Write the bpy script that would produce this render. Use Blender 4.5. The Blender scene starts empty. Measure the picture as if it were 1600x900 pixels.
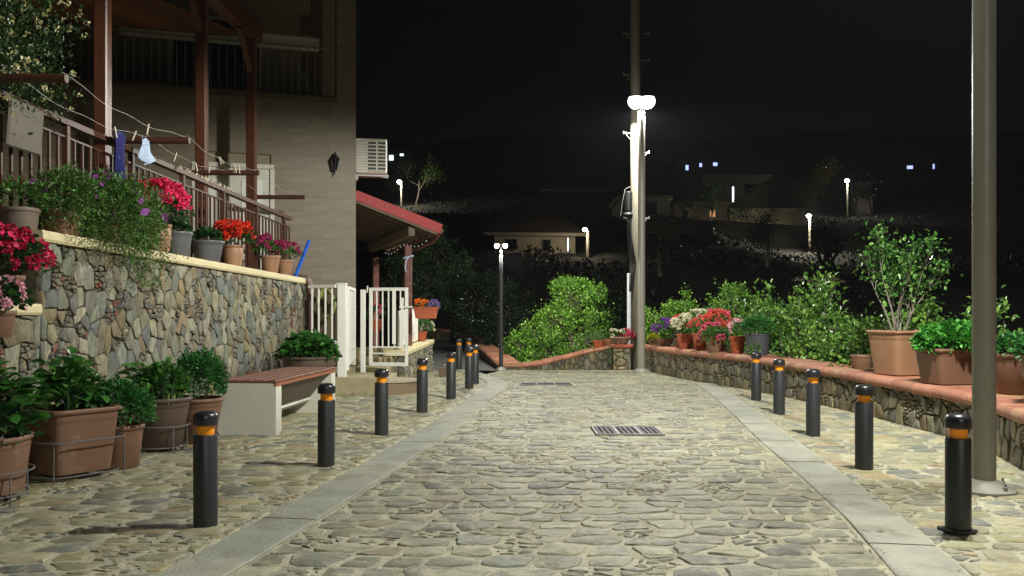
import bpy, math, random
import numpy as np
from mathutils import Vector, Matrix, Quaternion
R = math.radians
S = bpy.context.scene
COL = S.collection
rnd = random.Random(7)
rng = np.random.default_rng(11)

# ------------------------------------------------------------------ camera, sky, exposure
F = 1400.0          # focal length in photo pixels (photo is 1600 wide)
EYE = 1.2
HOR = 486.0
cam_d = bpy.data.cameras.new('camera')
cam = bpy.data.objects.new('camera', cam_d); COL.objects.link(cam)
cam.location = (0, 0, EYE); cam.rotation_euler = (R(90), 0, 0)
cam_d.sensor_width = 36; cam_d.lens = F / 1600 * 36
cam_d.shift_y = (HOR - 450) / 1600
cam_d.clip_start = .05; cam_d.clip_end = 2500
S.camera = cam
W = bpy.data.worlds.new('World'); S.world = W; W.use_nodes = True
W.node_tree.nodes['Background'].inputs[0].default_value = (.0012, .00125, .0014, 1)
W.node_tree.nodes['Background'].inputs[1].default_value = 1.0
S.view_settings.view_transform = 'Standard'; S.view_settings.look = 'None'
S.view_settings.exposure = 0; S.view_settings.gamma = 1
S.cycles.use_denoising = True
S.cycles.max_bounces = 5; S.cycles.diffuse_bounces = 3; S.cycles.glossy_bounces = 3
S.cycles.transparent_max_bounces = 6
S.cycles.sample_clamp_indirect = 6
LAMP_W = 4700.0      # power of one street lamp head pair
LAMP_COL = (1.0, .985, .90)

# ------------------------------------------------------------------ materials
def lin(c):
    c = c / 255
    return c / 12.92 if c <= .04045 else ((c + .055) / 1.055) ** 2.4
def rgb(r, g, b): return (lin(r), lin(g), lin(b))
_m = {}
def mat(name, col=None, rough=.6, scale=8, amt=.2, bump=.0, bscale=None, metal=0, spec=.5, stretch=(1, 1, 1),
        stain=None, stain_scale=2, stain_lo=.5, emit=None, trans=0, detail=6, col2=None, space='Object'):
    """col None: colour comes from the mesh attribute 'tint'."""
    if name in _m: return _m[name]
    m = bpy.data.materials.new(name); m.use_nodes = True
    nt = m.node_tree; N = nt.nodes; L = nt.links
    b = N['Principled BSDF']
    b.inputs['Roughness'].default_value = rough
    b.inputs['Metallic'].default_value = metal
    b.inputs['Specular IOR Level'].default_value = spec
    tc = N.new('ShaderNodeTexCoord'); mp = N.new('ShaderNodeMapping')
    mp.inputs['Scale'].default_value = stretch
    L.new(tc.outputs[space], mp.inputs[0])
    nz = N.new('ShaderNodeTexNoise'); nz.inputs['Scale'].default_value = scale
    nz.inputs['Detail'].default_value = detail; nz.inputs['Roughness'].default_value = .62
    L.new(mp.outputs[0], nz.inputs[0])
    mr = N.new('ShaderNodeMapRange'); mr.inputs[1].default_value = .3; mr.inputs[2].default_value = .7
    mr.inputs[3].default_value = 1 - amt; mr.inputs[4].default_value = 1 + amt
    L.new(nz.outputs[0], mr.inputs[0])
    mul = N.new('ShaderNodeMix'); mul.data_type = 'RGBA'; mul.blend_type = 'MULTIPLY'; mul.inputs[0].default_value = 1
    if col is None:
        at = N.new('ShaderNodeAttribute'); at.attribute_name = 'tint'; src = at.outputs['Color']
        L.new(src, mul.inputs[6])
    elif col2 is not None:
        n2 = N.new('ShaderNodeTexNoise'); n2.inputs['Scale'].default_value = stain_scale; n2.inputs['Detail'].default_value = 4
        L.new(mp.outputs[0], n2.inputs[0])
        r2 = N.new('ShaderNodeMapRange'); r2.inputs[1].default_value = .38; r2.inputs[2].default_value = .62
        L.new(n2.outputs[0], r2.inputs[0])
        mx = N.new('ShaderNodeMix'); mx.data_type = 'RGBA'
        mx.inputs[6].default_value = (*col, 1); mx.inputs[7].default_value = (*col2, 1)
        L.new(r2.outputs[0], mx.inputs[0]); L.new(mx.outputs[2], mul.inputs[6])
    else:
        mul.inputs[6].default_value = (*col, 1)
    L.new(mr.outputs[0], mul.inputs[7])
    out = mul.outputs[2]
    if stain is not None:
        n3 = N.new('ShaderNodeTexNoise'); n3.inputs['Scale'].default_value = stain_scale; n3.inputs['Detail'].default_value = 8
        n3.inputs['Roughness'].default_value = .7
        L.new(tc.outputs[space], n3.inputs[0])
        r3 = N.new('ShaderNodeMapRange'); r3.inputs[1].default_value = stain_lo; r3.inputs[2].default_value = stain_lo + .14
        L.new(n3.outputs[0], r3.inputs[0])
        m3 = N.new('ShaderNodeMix'); m3.data_type = 'RGBA'; m3.inputs[7].default_value = (*stain, 1)
        L.new(r3.outputs[0], m3.inputs[0]); L.new(out, m3.inputs[6]); out = m3.outputs[2]
    L.new(out, b.inputs['Base Color'])
    if bump:
        nb = N.new('ShaderNodeTexNoise'); nb.inputs['Scale'].default_value = bscale or scale * 3
        nb.inputs['Detail'].default_value = 8; nb.inputs['Roughness'].default_value = .65
        L.new(mp.outputs[0], nb.inputs[0])
        bp = N.new('ShaderNodeBump'); bp.inputs['Strength'].default_value = 1; bp.inputs['Distance'].default_value = bump
        L.new(nb.outputs[0], bp.inputs['Height']); L.new(bp.outputs[0], b.inputs['Normal'])
    if emit is not None:
        b.inputs['Emission Color'].default_value = (*emit[0], 1); b.inputs['Emission Strength'].default_value = emit[1]
    if trans:
        # thin leaf: some light comes through
        tr = N.new('ShaderNodeBsdfTranslucent'); ms = N.new('ShaderNodeMixShader'); ms.inputs[0].default_value = trans
        L.new(out, tr.inputs[0]); L.new(b.outputs[0], ms.inputs[1]); L.new(tr.outputs[0], ms.inputs[2])
        L.new(ms.outputs[0], N['Material Output'].inputs[0])
    _m[name] = m
    return m

M_STONE = mat('paving_slate', None, .5, 9, .28, .015, 44, stain=rgb(176, 171, 142), stain_scale=6, stain_lo=.50, space='Object', stretch=(1, 2.6, 1))
M_MORTAR = mat('sandy_mortar', rgb(176, 172, 148), .85, 7, .28, .02, 34, stain=rgb(138, 134, 112), stain_scale=3.2, stain_lo=.5)
M_RUBBLE = mat('rubble_stone', None, .72, 14, .42, .035, 16, stain=rgb(146, 122, 84), stain_scale=5, stain_lo=.60, stretch=(1.3, 1.3, .55))
M_DARKM = mat('recessed_joint', rgb(92, 86, 70), .95, 20, .35, .012, 60)
M_BAND = mat('grey_kerb_slab', None, .7, 4, .18, .008, 50, stain=rgb(128, 124, 106), stain_scale=2.6, stain_lo=.52)
M_CREAM = mat('cream_coping', rgb(214, 202, 160), .6, 5, .08, .003, 40, stain=rgb(170, 156, 116), stain_scale=3, stain_lo=.62)
M_TERRA = mat('terracotta_tile', None, .75, 14, .22, .010, 60, stain=rgb(146, 126, 88), stain_scale=4, stain_lo=.55)
M_POT = mat('terracotta_plastic', rgb(122, 90, 70), .55, 2.5, .10, .001, 60, stain=rgb(146, 124, 104), stain_scale=3.5, stain_lo=.56)
M_POT2 = mat('terracotta_pale', rgb(156, 118, 90), .55, 2.5, .08, .001, 60)
M_POTO = mat('terracotta_clay', rgb(176, 92, 58), .7, 4, .14, .002, 60)
M_POTG = mat('grey_pot_plastic', rgb(92, 94, 98), .5, 4, .1)
M_POTD = mat('dark_brown_pot', rgb(92, 76, 66), .5, 4, .12)
M_SOIL = mat('soil', rgb(52, 40, 30), .95, 30, .4, .02, 60)
M_BOLL = mat('charcoal_paint', rgb(48, 51, 53), .42, 30, .06, .0006, 120, stain=rgb(92, 94, 90), stain_scale=9, stain_lo=.64)
M_CAP = mat('black_gloss_cap', rgb(40, 41, 45), .32, 30, .05)
M_ORANGE = mat('orange_reflector', rgb(255, 158, 26), .3, 40, .08, emit=None)
M_POLE = mat('grey_pole_paint', rgb(148, 146, 134), .40, 50, .05, .0003, 160)
M_GALV = mat('galvanised_steel', rgb(150, 150, 148), .45, 20, .1, metal=.6)
M_IRON = mat('stand_iron', rgb(120, 118, 120), .5, 20, .2, metal=.4)
M_RAIL = mat('brown_rail_paint', rgb(76, 47, 34), .5, 10, .15, .0008, 90)
M_WOOD = mat('brown_timber', rgb(92, 56, 38), .3, 5, .2, .001, 60, stretch=(8, 8, 1))
M_SOFF = mat('soffit_boards', None, .55, 5, .25, .001, 60, stretch=(1, 6, 1))
M_CLAD = mat('facade_tile', None, .5, 2.0, .24, .001, 30, stretch=(1.0, 1.0, 11), space='Object')
M_RENDER = mat('wall_render', rgb(150, 140, 116), .9, 4, .08, .003, 60)
M_RENDER2 = mat('quoin_render', rgb(96, 84, 62), .9, 4, .1, .003, 60)
M_WHITE = mat('white_gate_paint', rgb(228, 228, 220), .45, 14, .04, .001, 80, stain=rgb(120, 92, 66), stain_scale=9, stain_lo=.68)
M_CONC = mat('bench_concrete', rgb(198, 198, 184), .75, 5, .06, .001, 90, stain=rgb(150, 148, 130), stain_scale=3, stain_lo=.6)
M_SLAT = mat('bench_slat', rgb(118, 78, 62), .5, 6, .22, .001, 60, stretch=(6, 1, 6))
M_BENCHU = mat('bench_belly', rgb(92, 82, 70), .6, 6, .2)
M_OLDC = mat('stained_concrete', rgb(168, 158, 124), .9, 4, .15, .006, 30, stain=rgb(104, 96, 72), stain_scale=4, stain_lo=.54)
M_ASPH = mat('path_asphalt', rgb(96, 96, 92), .9, 6, .2, .006, 120)
M_RED = mat('red_roof_sheet', rgb(165, 14, 14), .55, 6, .08)
M_GREYW = mat('weathered_timber', rgb(112, 96, 80), .7, 5, .25, .002, 60, stretch=(1, 1, 1))
M_FLAKY = mat('flaky_red_post', rgb(104, 58, 48), .6, 8, .2, .003, 50, stain=rgb(176, 150, 130), stain_scale=14, stain_lo=.6)
M_POLEC = mat('utility_pole_wood', rgb(132, 126, 110), .85, 6, .2, .004, 40, stretch=(6, 6, .6))
M_BLACK = mat('black_plastic', rgb(30, 30, 32), .45, 20, .1)
M_ACW = mat('ac_casing', rgb(206, 204, 190), .5, 8, .05)
M_BLUE = mat('blue_stick', rgb(30, 92, 200), .4, 8, .05)
M_CLOTHB = mat('navy_cloth', rgb(26, 30, 92), .9, 30, .15, stain=rgb(140, 140, 170), stain_scale=22, stain_lo=.6)
M_CLOTHW = mat('pale_blue_cloth', rgb(178, 196, 222), .9, 30, .05)
M_PEG = mat('peg_wood', rgb(196, 184, 160), .6, 30, .1)
M_WIRE = mat('line_wire', rgb(170, 168, 160), .5, 30, .1)
M_PIPE = mat('brown_downpipe', rgb(92, 66, 62), .4, 10, .1)
M_BARK = mat('bark', rgb(120, 108, 94), .85, 16, .3, .004, 60)
M_BARKN = mat('dark_bark', rgb(44, 40, 34), .9, 16, .3, .004, 60)
M_BARKP = mat('fig_bark', rgb(122, 114, 104), .75, 16, .2, .002, 60)
M_LEAF = mat('leaf', None, .42, 3, .05, trans=.28)
M_LEAFG = mat('leaf_glossy', None, .27, 3, .05, trans=.22)
M_PETAL = mat('petal', None, .6, 3, .04, trans=.25)
M_GRASS = mat('hill_ground', rgb(32, 32, 24), .95, .4, .4, .1, 1, stain=rgb(44, 42, 32), stain_scale=.08, stain_lo=.5)
M_HWALL = mat('village_wall', None, .85, 1.2, .12, .01, 12)
M_ROOFT = mat('village_roof', rgb(76, 62, 50), .8, 2, .2, .02, 14)
M_GLASSD = mat('dark_glass', rgb(20, 22, 24), .15, 4, .05)
M_SHUT = mat('green_shutter', rgb(64, 110, 88), .5, 10, .1)
M_LITB = mat('lit_window_blue', rgb(120, 140, 255), .5, 10, .1, emit=((.42, .5, 1), 1.6))
M_LITW = mat('lit_window_white', rgb(220, 220, 220), .5, 10, .1, emit=((.75, .9, 1), 2.2))
M_LITO = mat('lit_window_amber', rgb(220, 160, 90), .5, 10, .1, emit=((1, .45, .18), .5))
M_LENS = mat('lamp_lens', rgb(250, 250, 250), .3, 10, .01, emit=((1, .98, .93), 9))
M_LENSF = mat('far_lamp_lens', rgb(250, 250, 250), .3, 10, .01, emit=((1, .99, .96), 30))
M_BULB = mat('string_bulb', rgb(250, 250, 250), .3, 10, .01, emit=((1, .96, .9), .7))
M_FOIL = mat('hose', rgb(150, 160, 90), .5, 10, .1)

# ------------------------------------------------------------------ mesh helpers
class MB:
    def __init__(s): s.v = []; s.f = []; s.t = []
    def add(s, vs, fs, tint=(1, 1, 1)):
        k = len(s.v); s.v += [tuple(p) for p in vs]; s.f += [tuple(i + k for i in f) for f in fs]
        s.t += [tint] * len(vs); return s
    def box(s, c, d, tint=(1, 1, 1), rz=0, rx=0, ry=0, ch=0):
        """box of size d about c; ch = chamfer"""
        hx, hy, hz = d[0] / 2, d[1] / 2, d[2] / 2
        Rm = Matrix.Rotation(rz, 3, 'Z') @ Matrix.Rotation(ry, 3, 'Y') @ Matrix.Rotation(rx, 3, 'X'); C = Vector(c)
        if ch <= 0:
            vs = [(x, y, z) for z in (-hz, hz) for y in (-hy, hy) for x in (-hx, hx)]
            fs = [(0, 2, 3, 1), (4, 5, 7, 6), (0, 1, 5, 4), (2, 6, 7, 3), (0, 4, 6, 2), (1, 3, 7, 5)]
        else:
            ch = min(ch, hx * .9, hy * .9, hz * .9); vs = []; idx = {}
            for sx in (-1, 1):
                for sy in (-1, 1):
                    for sz in (-1, 1):
                        for a in range(3):
                            q = [sx * (hx - ch), sy * (hy - ch), sz * (hz - ch)]
                            q[a] = (sx * hx, sy * hy, sz * hz)[a]
                            idx[(sx, sy, sz, a)] = len(vs); vs.append(tuple(q))
            fs = []
            for a in range(3):
                b, c2 = (a + 1) % 3, (a + 2) % 3
                for sg in (-1, 1):
                    def K(p, q):
                        k = [0, 0, 0]; k[a] = sg; k[b] = p; k[c2] = q; return idx[(*k, a)]
                    f = [K(-1, -1), K(1, -1), K(1, 1), K(-1, 1)]
                    fs.append(f if sg > 0 else f[::-1])
            for a in range(3):
                b, c2 = (a + 1) % 3, (a + 2) % 3
                for p in (-1, 1):
                    for q in (-1, 1):
                        def K(e, w):
                            k = [0, 0, 0]; k[a] = e; k[b] = p; k[c2] = q; return idx[(*k, w)]
                        f = [K(-1, b), K(1, b), K(1, c2), K(-1, c2)]
                        fs.append(f if p * q < 0 else f[::-1])
            for sx in (-1, 1):
                for sy in (-1, 1):
                    for sz in (-1, 1):
                        f = [idx[(sx, sy, sz, a)] for a in range(3)]
                        fs.append(f if sx * sy * sz > 0 else f[::-1])
        return s.add([Rm @ Vector(p) + C for p in vs], fs, tint)
    def lathe(s, prof, n=20, c=(0, 0, 0), tint=(1, 1, 1), caps=True, sq=0, ax=1, ay=1):
        """prof [(r, z)...]; sq > 0 makes a rounded-rectangle section"""
        vs = []
        for r, z in prof:
            for i in range(n):
                a = 2 * math.pi * (i + .5) / n
                x, y = math.cos(a), math.sin(a)
                if sq:
                    e = 2 / (2 + sq)
                    x = math.copysign(abs(x) ** e, x); y = math.copysign(abs(y) ** e, y)
                vs.append((c[0] + x * r * ax, c[1] + y * r * ay, c[2] + z))
        fs = []
        for j in range(len(prof) - 1):
            for i in range(n):
                k = (i + 1) % n
                fs.append((j * n + i, j * n + k, (j + 1) * n + k, (j + 1) * n + i))
        if caps:
            fs.append(tuple(range(n))[::-1]); fs.append(tuple((len(prof) - 1) * n + i for i in range(n)))
        return s.add(vs, fs, tint)
    def tube(s, pts, r, n=8, tint=(1, 1, 1), caps=True):
        pts = [Vector(p) for p in pts]; m = len(pts)
        rs = r if isinstance(r, (list, tuple)) else [r] * m
        vs = []; up = None
        for i, p in enumerate(pts):
            t = (pts[min(i + 1, m - 1)] - pts[max(i - 1, 0)])
            if t.length < 1e-9: t = Vector((0, 0, 1))
            t.normalize()
            if up is None: up = Vector((1, 0, 0)) if abs(t.x) < .8 else Vector((0, 1, 0))
            a = (up - t * up.dot(t))
            if a.length < 1e-6: a = t.orthogonal()
            a.normalize(); b = t.cross(a); up = a
            for k in range(n):
                w = 2 * math.pi * (k + .5) / n
                vs.append(p + (a * math.cos(w) + b * math.sin(w)) * rs[i])
        fs = []
        for j in range(m - 1):
            for i in range(n):
                k = (i + 1) % n
                fs.append((j * n + i, j * n + k, (j + 1) * n + k, (j + 1) * n + i))
        if caps: fs.append(tuple(range(n))[::-1]); fs.append(tuple((m - 1) * n + i for i in range(n)))
        return s.add(vs, fs, tint)
    def bar(s, a, b, w, h=None, tint=(1, 1, 1), up=(0, 0, 1)):
        h = h or w; a = Vector(a); b = Vector(b); t = (b - a).normalized(); u = Vector(up)
        x = t.cross(u)
        if x.length < 1e-5: x = t.cross(Vector((1, 0, 0)))
        x.normalize(); y = x.cross(t).normalized()
        vs = [p + x * (i * w / 2) + y * (j * h / 2) for p in (a, b) for i, j in ((-1, -1), (1, -1), (1, 1), (-1, 1))]
        return s.add(vs, [(3, 2, 1, 0), (4, 5, 6, 7), (0, 1, 5, 4), (1, 2, 6, 5), (2, 3, 7, 6), (3, 0, 4, 7)], tint)
    def prism(s, poly, y0, y1, tint=(1, 1, 1), axis='y'):
        """poly in (x, z), extruded along y"""
        n = len(poly)
        vs = [(x, y0, z) for x, z in poly] + [(x, y1, z) for x, z in poly]
        if axis == 'z': vs = [(x, z, y0) for x, z in poly] + [(x, z, y1) for x, z in poly]
        fs = [tuple(range(n)), tuple(range(n, 2 * n))[::-1]] + [(i, i + n, (i + 1) % n + n, (i + 1) % n) for i in range(n)]
        if axis == 'z': fs = [f[::-1] for f in fs]
        return s.add(vs, fs, tint)
    def mesh(s, name, m, smooth=35):
        me = bpy.data.meshes.new(name); me.from_pydata(s.v, [], s.f); me.validate(); me.materials.append(m)
        if any(t != (1, 1, 1) for t in s.t):
            a = me.color_attributes.new('tint', 'FLOAT_COLOR', 'POINT')
            if len(me.vertices) == len(s.t):
                a.data.foreach_set('color', np.array([(*t, 1) for t in s.t], dtype=np.float32).ravel())
        if smooth:
            me.polygons.foreach_set('use_smooth', [True] * len(me.polygons)); me.set_sharp_from_angle(angle=R(smooth))
        me.update(); return me
    def build(s, name, m, parent=None, smooth=35, **kw):
        return link(name, s.mesh(name, m, smooth), parent, **kw)

def link(name, data, parent=None, loc=None, rot=None, scale=None, kind=None, label=None, cat=None, group=None):
    o = bpy.data.objects.new(name, data); COL.objects.link(o)
    if parent is not None: o.parent = parent
    if loc is not None: o.location = loc
    if rot is not None: o.rotation_euler = rot
    if scale is not None: o.scale = scale
    for k, v in (('kind', kind), ('label', label), ('category', cat), ('group', group)):
        if v: o[k] = v
    return o
def thing(name, loc, label, cat, group=None, rz=0, kind=None):
    return link(name, None, None, loc, (0, 0, rz), None, kind, label, cat, group)
def dup(o, loc=None, rz=None, label=None, group=None, parent=None):
    c = o.copy(); COL.objects.link(c)
    if parent is not None: c.parent = parent
    if loc is not None: c.location = loc
    if rz is not None: c.rotation_euler = (0, 0, rz)
    if label: c['label'] = label
    if group: c['group'] = group
    for ch in o.children: dup(ch, parent=c)
    return c
def interp(tab, x):
    return float(np.interp(x, [a for a, _ in tab], [b for _, b in tab]))

def leaves(name, P, D, size, m, tints, parent=None, aspect=.55, fold=.25, kind='stuff', flat=0., jit=.5, shape=4, **kw):
    """one mesh of many small folded leaves. P positions, D rough outward directions (N,3), size (N,) or float"""
    P = np.asarray(P, dtype=float); n = len(P)
    D = np.asarray(D, dtype=float) + rng.normal(0, jit, (n, 3))
    D /= np.linalg.norm(D, axis=1, keepdims=True) + 1e-9
    sz = (np.full(n, size) if np.isscalar(size) else np.asarray(size)) * rng.uniform(.65, 1.3, n)
    up = rng.normal(0, .55, (n, 3)); up[:, 2] += 1 + flat
    B = np.cross(D, up); B /= np.linalg.norm(B, axis=1, keepdims=True) + 1e-9
    Nn = np.cross(B, D)
    s = sz[:, None]
    w = aspect
    if shape == 4:
        v = [P, P + D * s * .5 + B * s * w / 2 + Nn * s * fold * w, P + D * s, P + D * s * .5 - B * s * w / 2 + Nn * s * fold * w]
        V = np.stack(v, 1).reshape(-1, 3); base = np.arange(n)[:, None] * 4
        Fc = np.concatenate([base + np.array([[0, 1, 2]]), base + np.array([[0, 2, 3]])], 1).reshape(-1, 3); per = 4
    else:
        mid = P + D * s * .5 - Nn * s * .03
        v = [P, P + D * s * .3 + B * s * w * .42 + Nn * s * fold * w, P + D * s * .68 + B * s * w * .4 + Nn * s * fold * w * .8, P + D * s - Nn * s * .12,
             P + D * s * .68 - B * s * w * .4 + Nn * s * fold * w * .8, P + D * s * .3 - B * s * w * .42 + Nn * s * fold * w, mid]
        V = np.stack(v, 1).reshape(-1, 3); base = np.arange(n)[:, None] * 7
        Fc = np.concatenate([base + np.array([[a, b, 6]]) for a, b in ((0, 1), (1, 2), (2, 3), (3, 4), (4, 5), (5, 0))], 1).reshape(-1, 3); per = 7
    me = bpy.data.meshes.new(name)
    me.vertices.add(len(V)); me.vertices.foreach_set('co', V.astype(np.float32).ravel())
    me.loops.add(Fc.size); me.loops.foreach_set('vertex_index', Fc.astype(np.int32).ravel())
    me.polygons.add(len(Fc)); me.polygons.foreach_set('loop_start', np.arange(0, Fc.size, 3, dtype=np.int32))
    me.update(calc_edges=True)
    tt = np.asarray(tints, dtype=float)
    T = tt[rng.integers(0, len(tt), n)] * rng.uniform(.75, 1.25, (n, 1))
    a = me.color_attributes.new('tint', 'FLOAT_COLOR', 'POINT')
    a.data.foreach_set('color', np.repeat(np.concatenate([T, np.ones((n, 1))], 1), per, 0).astype(np.float32).ravel())
    me.materials.append(m)
    return link(name, me, parent, kind=kind, **kw)

# ------------------------------------------------------------------ masonry: irregular stones as geometry
def darts(Wd, Hd, classes):
    P = np.zeros((0, 3))
    for r, tries, k in classes:
        for _ in range(tries):
            rr = r * rng.uniform(.82, 1.2); x, y = rng.uniform(0, Wd), rng.uniform(0, Hd)
            if len(P) and np.any((P[:, 0] - x) ** 2 + (P[:, 1] - y) ** 2 < ((P[:, 2] + rr) * k) ** 2): continue
            P = np.vstack([P, (x, y, rr)])
    return P
def clip(poly, nx, ny, c):
    out = []; m = len(poly)
    for i in range(m):
        a = poly[i]; b = poly[(i + 1) % m]
        da = nx * a[0] + ny * a[1] - c; db = nx * b[0] + ny * b[1] - c
        if da <= 0: out.append(a)
        if (da < 0 < db) or (db < 0 < da):
            t = da / (da - db); out.append((a[0] + (b[0] - a[0]) * t, a[1] + (b[1] - a[1]) * t))
    return out
def cells(P, Wd, Hd, joint, jvar=.6):
    out = []
    for i in range(len(P)):
        x, y, r = P[i]
        poly = [(0.004, 0.004), (Wd - .004, 0.004), (Wd - .004, Hd - .004), (.004, Hd - .004)]
        d2 = (P[:, 0] - x) ** 2 + (P[:, 1] - y) ** 2
        o = np.argsort(d2)[1:26]
        for j in o:
            bx, by, br = P[j]; dx, dy = bx - x, by - y; L = math.hypot(dx, dy)
            c = (bx * bx + by * by - x * x - y * y - br * br + r * r) / (2 * L)
            hj = joint * (1 + jvar * (((i * 7 + j * 7) % 11) / 5.5 - 1)) / 2
            poly = clip(poly, dx / L, dy / L, c - hj)
            if len(poly) < 3: break
        if len(poly) >= 3:
            a = abs(sum(poly[k][0] * poly[(k + 1) % len(poly)][1] - poly[(k + 1) % len(poly)][0] * poly[k][1] for k in range(len(poly)))) / 2
            if a > 2e-4: out.append((poly, a, r))
    return out
def coursed(Wd, Hd, rh, cw, joint, p_split, chip, jx=.22, jy=.25, chip_sx=1.6):
    """irregular courses of angular stones; some cells are broken into chips. sizes in metres of the (s, t) plane"""
    seeds = []; y = -rh[0] * .3
    while y < Hd + rh[0]:
        h = rng.uniform(*rh); x = -rng.uniform(0, cw[1])
        while x < Wd + cw[1]:
            w = rng.uniform(*cw); seeds.append((x + w / 2 + rng.uniform(-jx, jx) * w, y + h / 2 + rng.uniform(-jy, jy) * h, 0)); x += w
        y += h
    P = np.array(seeds); m = (rh[0] + rh[1]) / (cw[0] + cw[1]); out = []
    Q = P.copy(); Q[:, 0] *= m
    W2 = Wd * m
    for i in range(len(Q)):
        x, y, _ = Q[i]
        if x < -.4 * m or x > W2 + .4 * m: continue
        poly = [(0.003, 0.003), (W2 - .003, 0.003), (W2 - .003, Hd - .003), (.003, Hd - .003)]
        o = np.argsort((Q[:, 0] - x) ** 2 + (Q[:, 1] - y) ** 2)[1:19]
        for j in o:
            dx, dy = Q[j, 0] - x, Q[j, 1] - y; L = math.hypot(dx, dy)
            hj = joint * (.5 + ((i * j + i + j) % 13) / 13) / 2
            poly = clip(poly, dx / L, dy / L, (Q[j, 0] ** 2 + Q[j, 1] ** 2 - x * x - y * y) / (2 * L) - hj)
            if len(poly) < 3: break
        if len(poly) < 3: continue
        poly = [(a / m, b) for a, b in poly]
        ar = abs(sum(poly[k][0] * poly[(k + 1) % len(poly)][1] - poly[(k + 1) % len(poly)][0] * poly[k][1] for k in range(len(poly)))) / 2
        if ar < 1e-4: continue
        if rng.uniform() < p_split and ar > chip * 2.5:
            xs_ = [p[0] for p in poly]; ys_ = [p[1] for p in poly]; n = int(ar / chip * rng.uniform(.7, 1.3)) + 2
            C = np.stack([rng.uniform(min(xs_), max(xs_), n * 2), rng.uniform(min(ys_), max(ys_), n * 2)], 1)
            keep = []
            for c in C:
                if all(((c[0] - k[0]) / chip_sx) ** 2 + (c[1] - k[1]) ** 2 > chip * .30 for k in keep): keep.append(c)
            for c in keep:
                q = list(poly)
                for k in keep:
                    if k is c: continue
                    dx, dy = (k[0] - c[0]) / chip_sx ** 2, k[1] - c[1]; L = math.hypot(dx, dy) + 1e-9
                    mx, my = (k[0] + c[0]) / 2, (k[1] + c[1]) / 2
                    q = clip(q, dx / L, dy / L, (mx * dx + my * dy) / L - joint * .35)
                    if len(q) < 3: break
                if len(q) >= 3:
                    a2 = abs(sum(q[k][0] * q[(k + 1) % len(q)][1] - q[(k + 1) % len(q)][0] * q[k][1] for k in range(len(q)))) / 2
                    if a2 > 6e-5: out.append((q, a2, 0.0))
        else: out.append((poly, ar, 1.0))
    return out
def outline(poly, seg, jit, cut=.5):
    q = []
    n = len(poly)
    for i in range(n):
        a = poly[i]; b = poly[(i + 1) % n]; L = math.hypot(b[0] - a[0], b[1] - a[1])
        if L < seg * .25: q.append(((a[0] + b[0]) / 2, (a[1] + b[1]) / 2)); continue
        k = min(.3, seg * cut / L)
        k1, k2 = k * rnd.uniform(.6, 1.3), 1 - k * rnd.uniform(.6, 1.3)
        q.append((a[0] + (b[0] - a[0]) * k1, a[1] + (b[1] - a[1]) * k1))
        m = int(L / seg)
        for z in range(1, min(m, 4)):
            t = k1 + (k2 - k1) * z / min(m, 4); q.append((a[0] + (b[0] - a[0]) * t, a[1] + (b[1] - a[1]) * t))
        q.append((a[0] + (b[0] - a[0]) * k2, a[1] + (b[1] - a[1]) * k2))
    cx = sum(p[0] for p in q) / len(q); cy = sum(p[1] for p in q) / len(q)
    res = []
    for p in q:
        d = math.hypot(p[0] - cx, p[1] - cy) + 1e-6
        e = min(rnd.uniform(0, jit), d * .3) / d
        res.append((p[0] + (cx - p[0]) * e, p[1] + (cy - p[1]) * e))
    return res, (cx, cy)
def stone_into(mb, poly, fmap, sx, seg, jit, hgt, bev, depth, tint, tilt=.01, rough=.002, cut=.5):
    q, (cx, cy) = outline(poly, seg, jit, cut); n = len(q)
    tx, ty = rnd.uniform(-tilt, tilt), rnd.uniform(-tilt, tilt)
    vs = []
    for k, (ins, h) in enumerate(((0, -depth), (0, hgt - bev * .8), (bev, hgt))):
        for p in q:
            d = math.hypot(p[0] - cx, p[1] - cy) + 1e-6; e = min(ins / d, .5)
            x = p[0] + (cx - p[0]) * e; y = p[1] + (cy - p[1]) * e
            hh = h + (0 if k == 0 else (x - cx) * tx / .1 * .1 + (y - cy) * ty / .1 * .1 + rnd.uniform(-rough, rough))
            vs.append(fmap(x * sx, y, hh))
    vs.append(fmap(cx * sx, cy, hgt + rnd.uniform(-rough, rough * 2)))
    fs = []
    for j in range(2):
        for i in range(n):
            k = (i + 1) % n; fs.append((j * n + i, j * n + k, (j + 1) * n + k, (j + 1) * n + i))
    for i in range(n): fs.append((2 * n + i, 2 * n + (i + 1) % n, 3 * n))
    mb.add(vs, fs, tint)
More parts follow.
